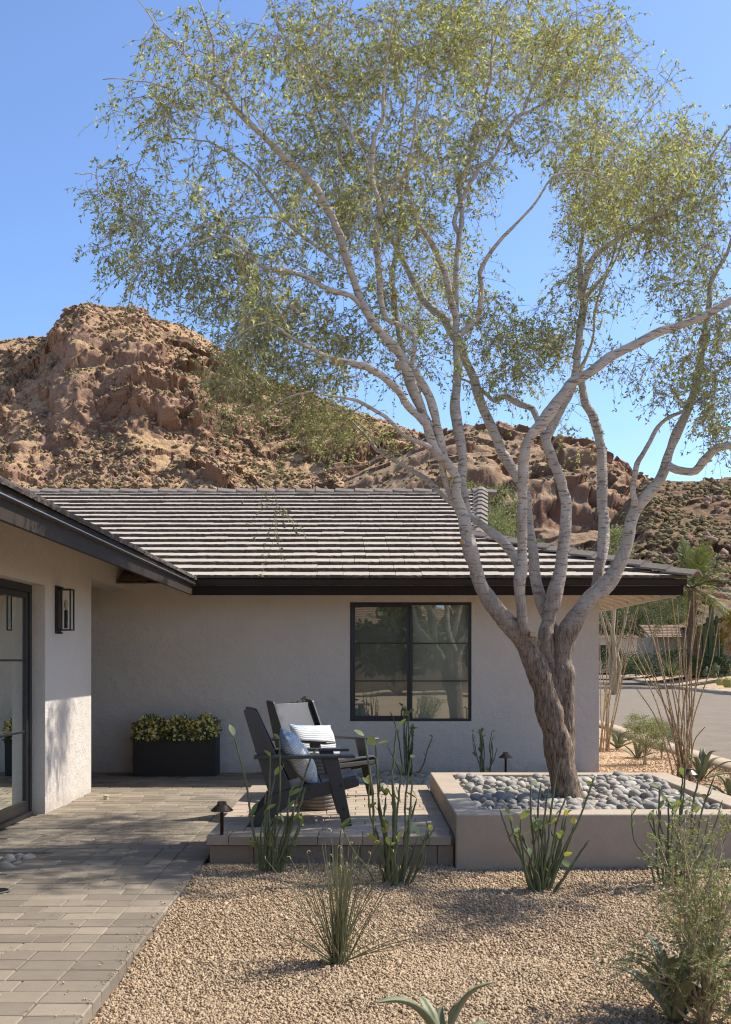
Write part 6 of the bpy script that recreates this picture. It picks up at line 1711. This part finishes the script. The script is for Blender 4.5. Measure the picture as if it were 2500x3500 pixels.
# feathery bush in front: sprays of pinnate leaves
def feathery(label, base, tips, seed):
    rg = np.random.default_rng(seed)
    t = thing('feathery_bush', label, 'bush', tuple(base))
    m = MB(); st_, dr, ln = [], [], []
    for tx, ty, tz in tips:
        e = np.array([tx, ty, tz]); b = rg.normal(0, 0.012, 3)*[1, 1, 0]
        c = catmull([b, e*[0.25, 0.25, 0.4]+rg.normal(0, 0.03, 3), e*[0.62, 0.62, 0.75]+rg.normal(0, 0.03, 3), e], 0.03)
        m.tube(c, np.linspace(0.0085, 0.0018, len(c)), 6)
        for j in range(int(len(c)*0.3), len(c)):
            for _ in range(2):
                st_.append(c[j]); dr.append(unit(unit(c[j]-c[j-1])*0.9 + rg.normal(0, 0.55, 3) + [0, 0, 0.15])); ln.append(rg.uniform(0.06, 0.17))
    st_, dr, ln = np.array(st_), np.array(dr), np.array(ln)
    s = np.linspace(0, 1, 5)
    tp = st_[:, None]+dr[:, None]*(ln[:, None]*s)[..., None]+np.array([0, 0, -1.0])*(0.25*ln[:, None]*s**2)[..., None]
    V, F = tubes(tp, np.linspace(0.0013, 0.0006, 5)[None]*np.ones((len(tp), 1)), 3)
    m.add(V, F)
    m2 = link('stems', mesh_np('stems', m.V, m.F, True), MAT['twig'], t); tag(m2, kind='stuff')
    V, F = leaf_cloud(tp, ln, 22, (0.009, 0.020), (0.0035, 0.007), rg, 4)
    tag(link('crown', mesh_np('crown', V, F), MAT['sage_leaf'], t), kind='stuff')
    return t
bb = np.array([1.37, 4.2, -0.05])
feathery('feathery grey green bush filling the lower right corner', bb, [tip(bb, s, 4.2+d) for s, d in [((2250, 2870), 0.3), ((2300, 2800), 0.2), ((2350, 2780), 0.1), ((2300, 2950), -0.1), ((2400, 2900), 0.2), ((2460, 2860), 0.0), ((2500, 2800), 0.2), ((2560, 2900), 0.1), ((2240, 3060), 0.3), ((2190, 3230), 0.0), ((2110, 3290), -0.1), ((2140, 3260), 0.1), ((2430, 3000), -0.2), ((2350, 3050), -0.2), ((2500, 3100), -0.2), ((2600, 3050), 0.0), ((2480, 3250), -0.3), ((2420, 3300), -0.3), ((2560, 3300), -0.3), ((2620, 3200), -0.1), ((2330, 2880), 0.4), ((2450, 2960), 0.4), ((2380, 3180), -0.25), ((2520, 2980), 0.3), ((2640, 2950), 0.2), ((2270, 3330), -0.2), ((2500, 3420), -0.35), ((2580, 3450), -0.35)]], 5)

# ------------------------------------------------------------------ fallen leaves and pods under the tree
rg = np.random.default_rng(404)
def litter(name, label, pts, seed, parent_z):
    rg = np.random.default_rng(seed); n = len(pts)
    pos = np.c_[pts, parent_z + rg.uniform(0.001, 0.006, n)]
    az = rg.uniform(0, 6.28, n)
    ax = unit(np.c_[np.cos(az), np.sin(az), rg.normal(0, 0.15, n)]); nr = unit(np.c_[rg.normal(0, 0.35, (n, 2)), np.ones(n)])
    V, F = leaves(pos, ax, nr, rg.uniform(0.012, 0.034, n), rg.uniform(0.004, 0.012, n))
    return tag(link(name, mesh_np(name, V, F), MAT['dry_leaf']), label, 'leaf litter', kind='stuff')
MAT['dry_leaf'] = leaf_mat('dry_leaf', [(0, (0.20, 0.12, 0.06)), (0.5, (0.34, 0.23, 0.11)), (0.8, (0.42, 0.36, 0.16)), (1, (0.12, 0.075, 0.045))], 0.1)
q = np.c_[rg.uniform(-3.0, -1.15, 260), rg.uniform(4.2, 10.8, 260)]
litter('walk_litter', 'dry fallen leaves scattered on the paver walk', q[~((q[:, 0] < -2.3) & (q[:, 1] > 6.6) & (q[:, 1] < 7.7))], 1, 0.002)
q = np.c_[rg.uniform(-1.0, 0.6, 170), rg.uniform(7.4, 10.3, 170)]
litter('platform_litter', 'dry fallen leaves scattered on the raised platform', q, 2, PLZ+0.003)
q = np.c_[rg.uniform(-1.0, 2.8, 700), rg.uniform(4.0, 7.15, 700)]
litter('gravel_litter', 'dry fallen leaves and pods lying on the tan gravel', q, 3, gz(q[:, 0], q[:, 1])+0.008)
q = np.c_[rg.uniform(IX0, IX1, 160), rg.uniform(IY0, IY1, 160)]
litter('pebble_litter', 'dry leaves caught between the planter pebbles', q, 4, 0.318)
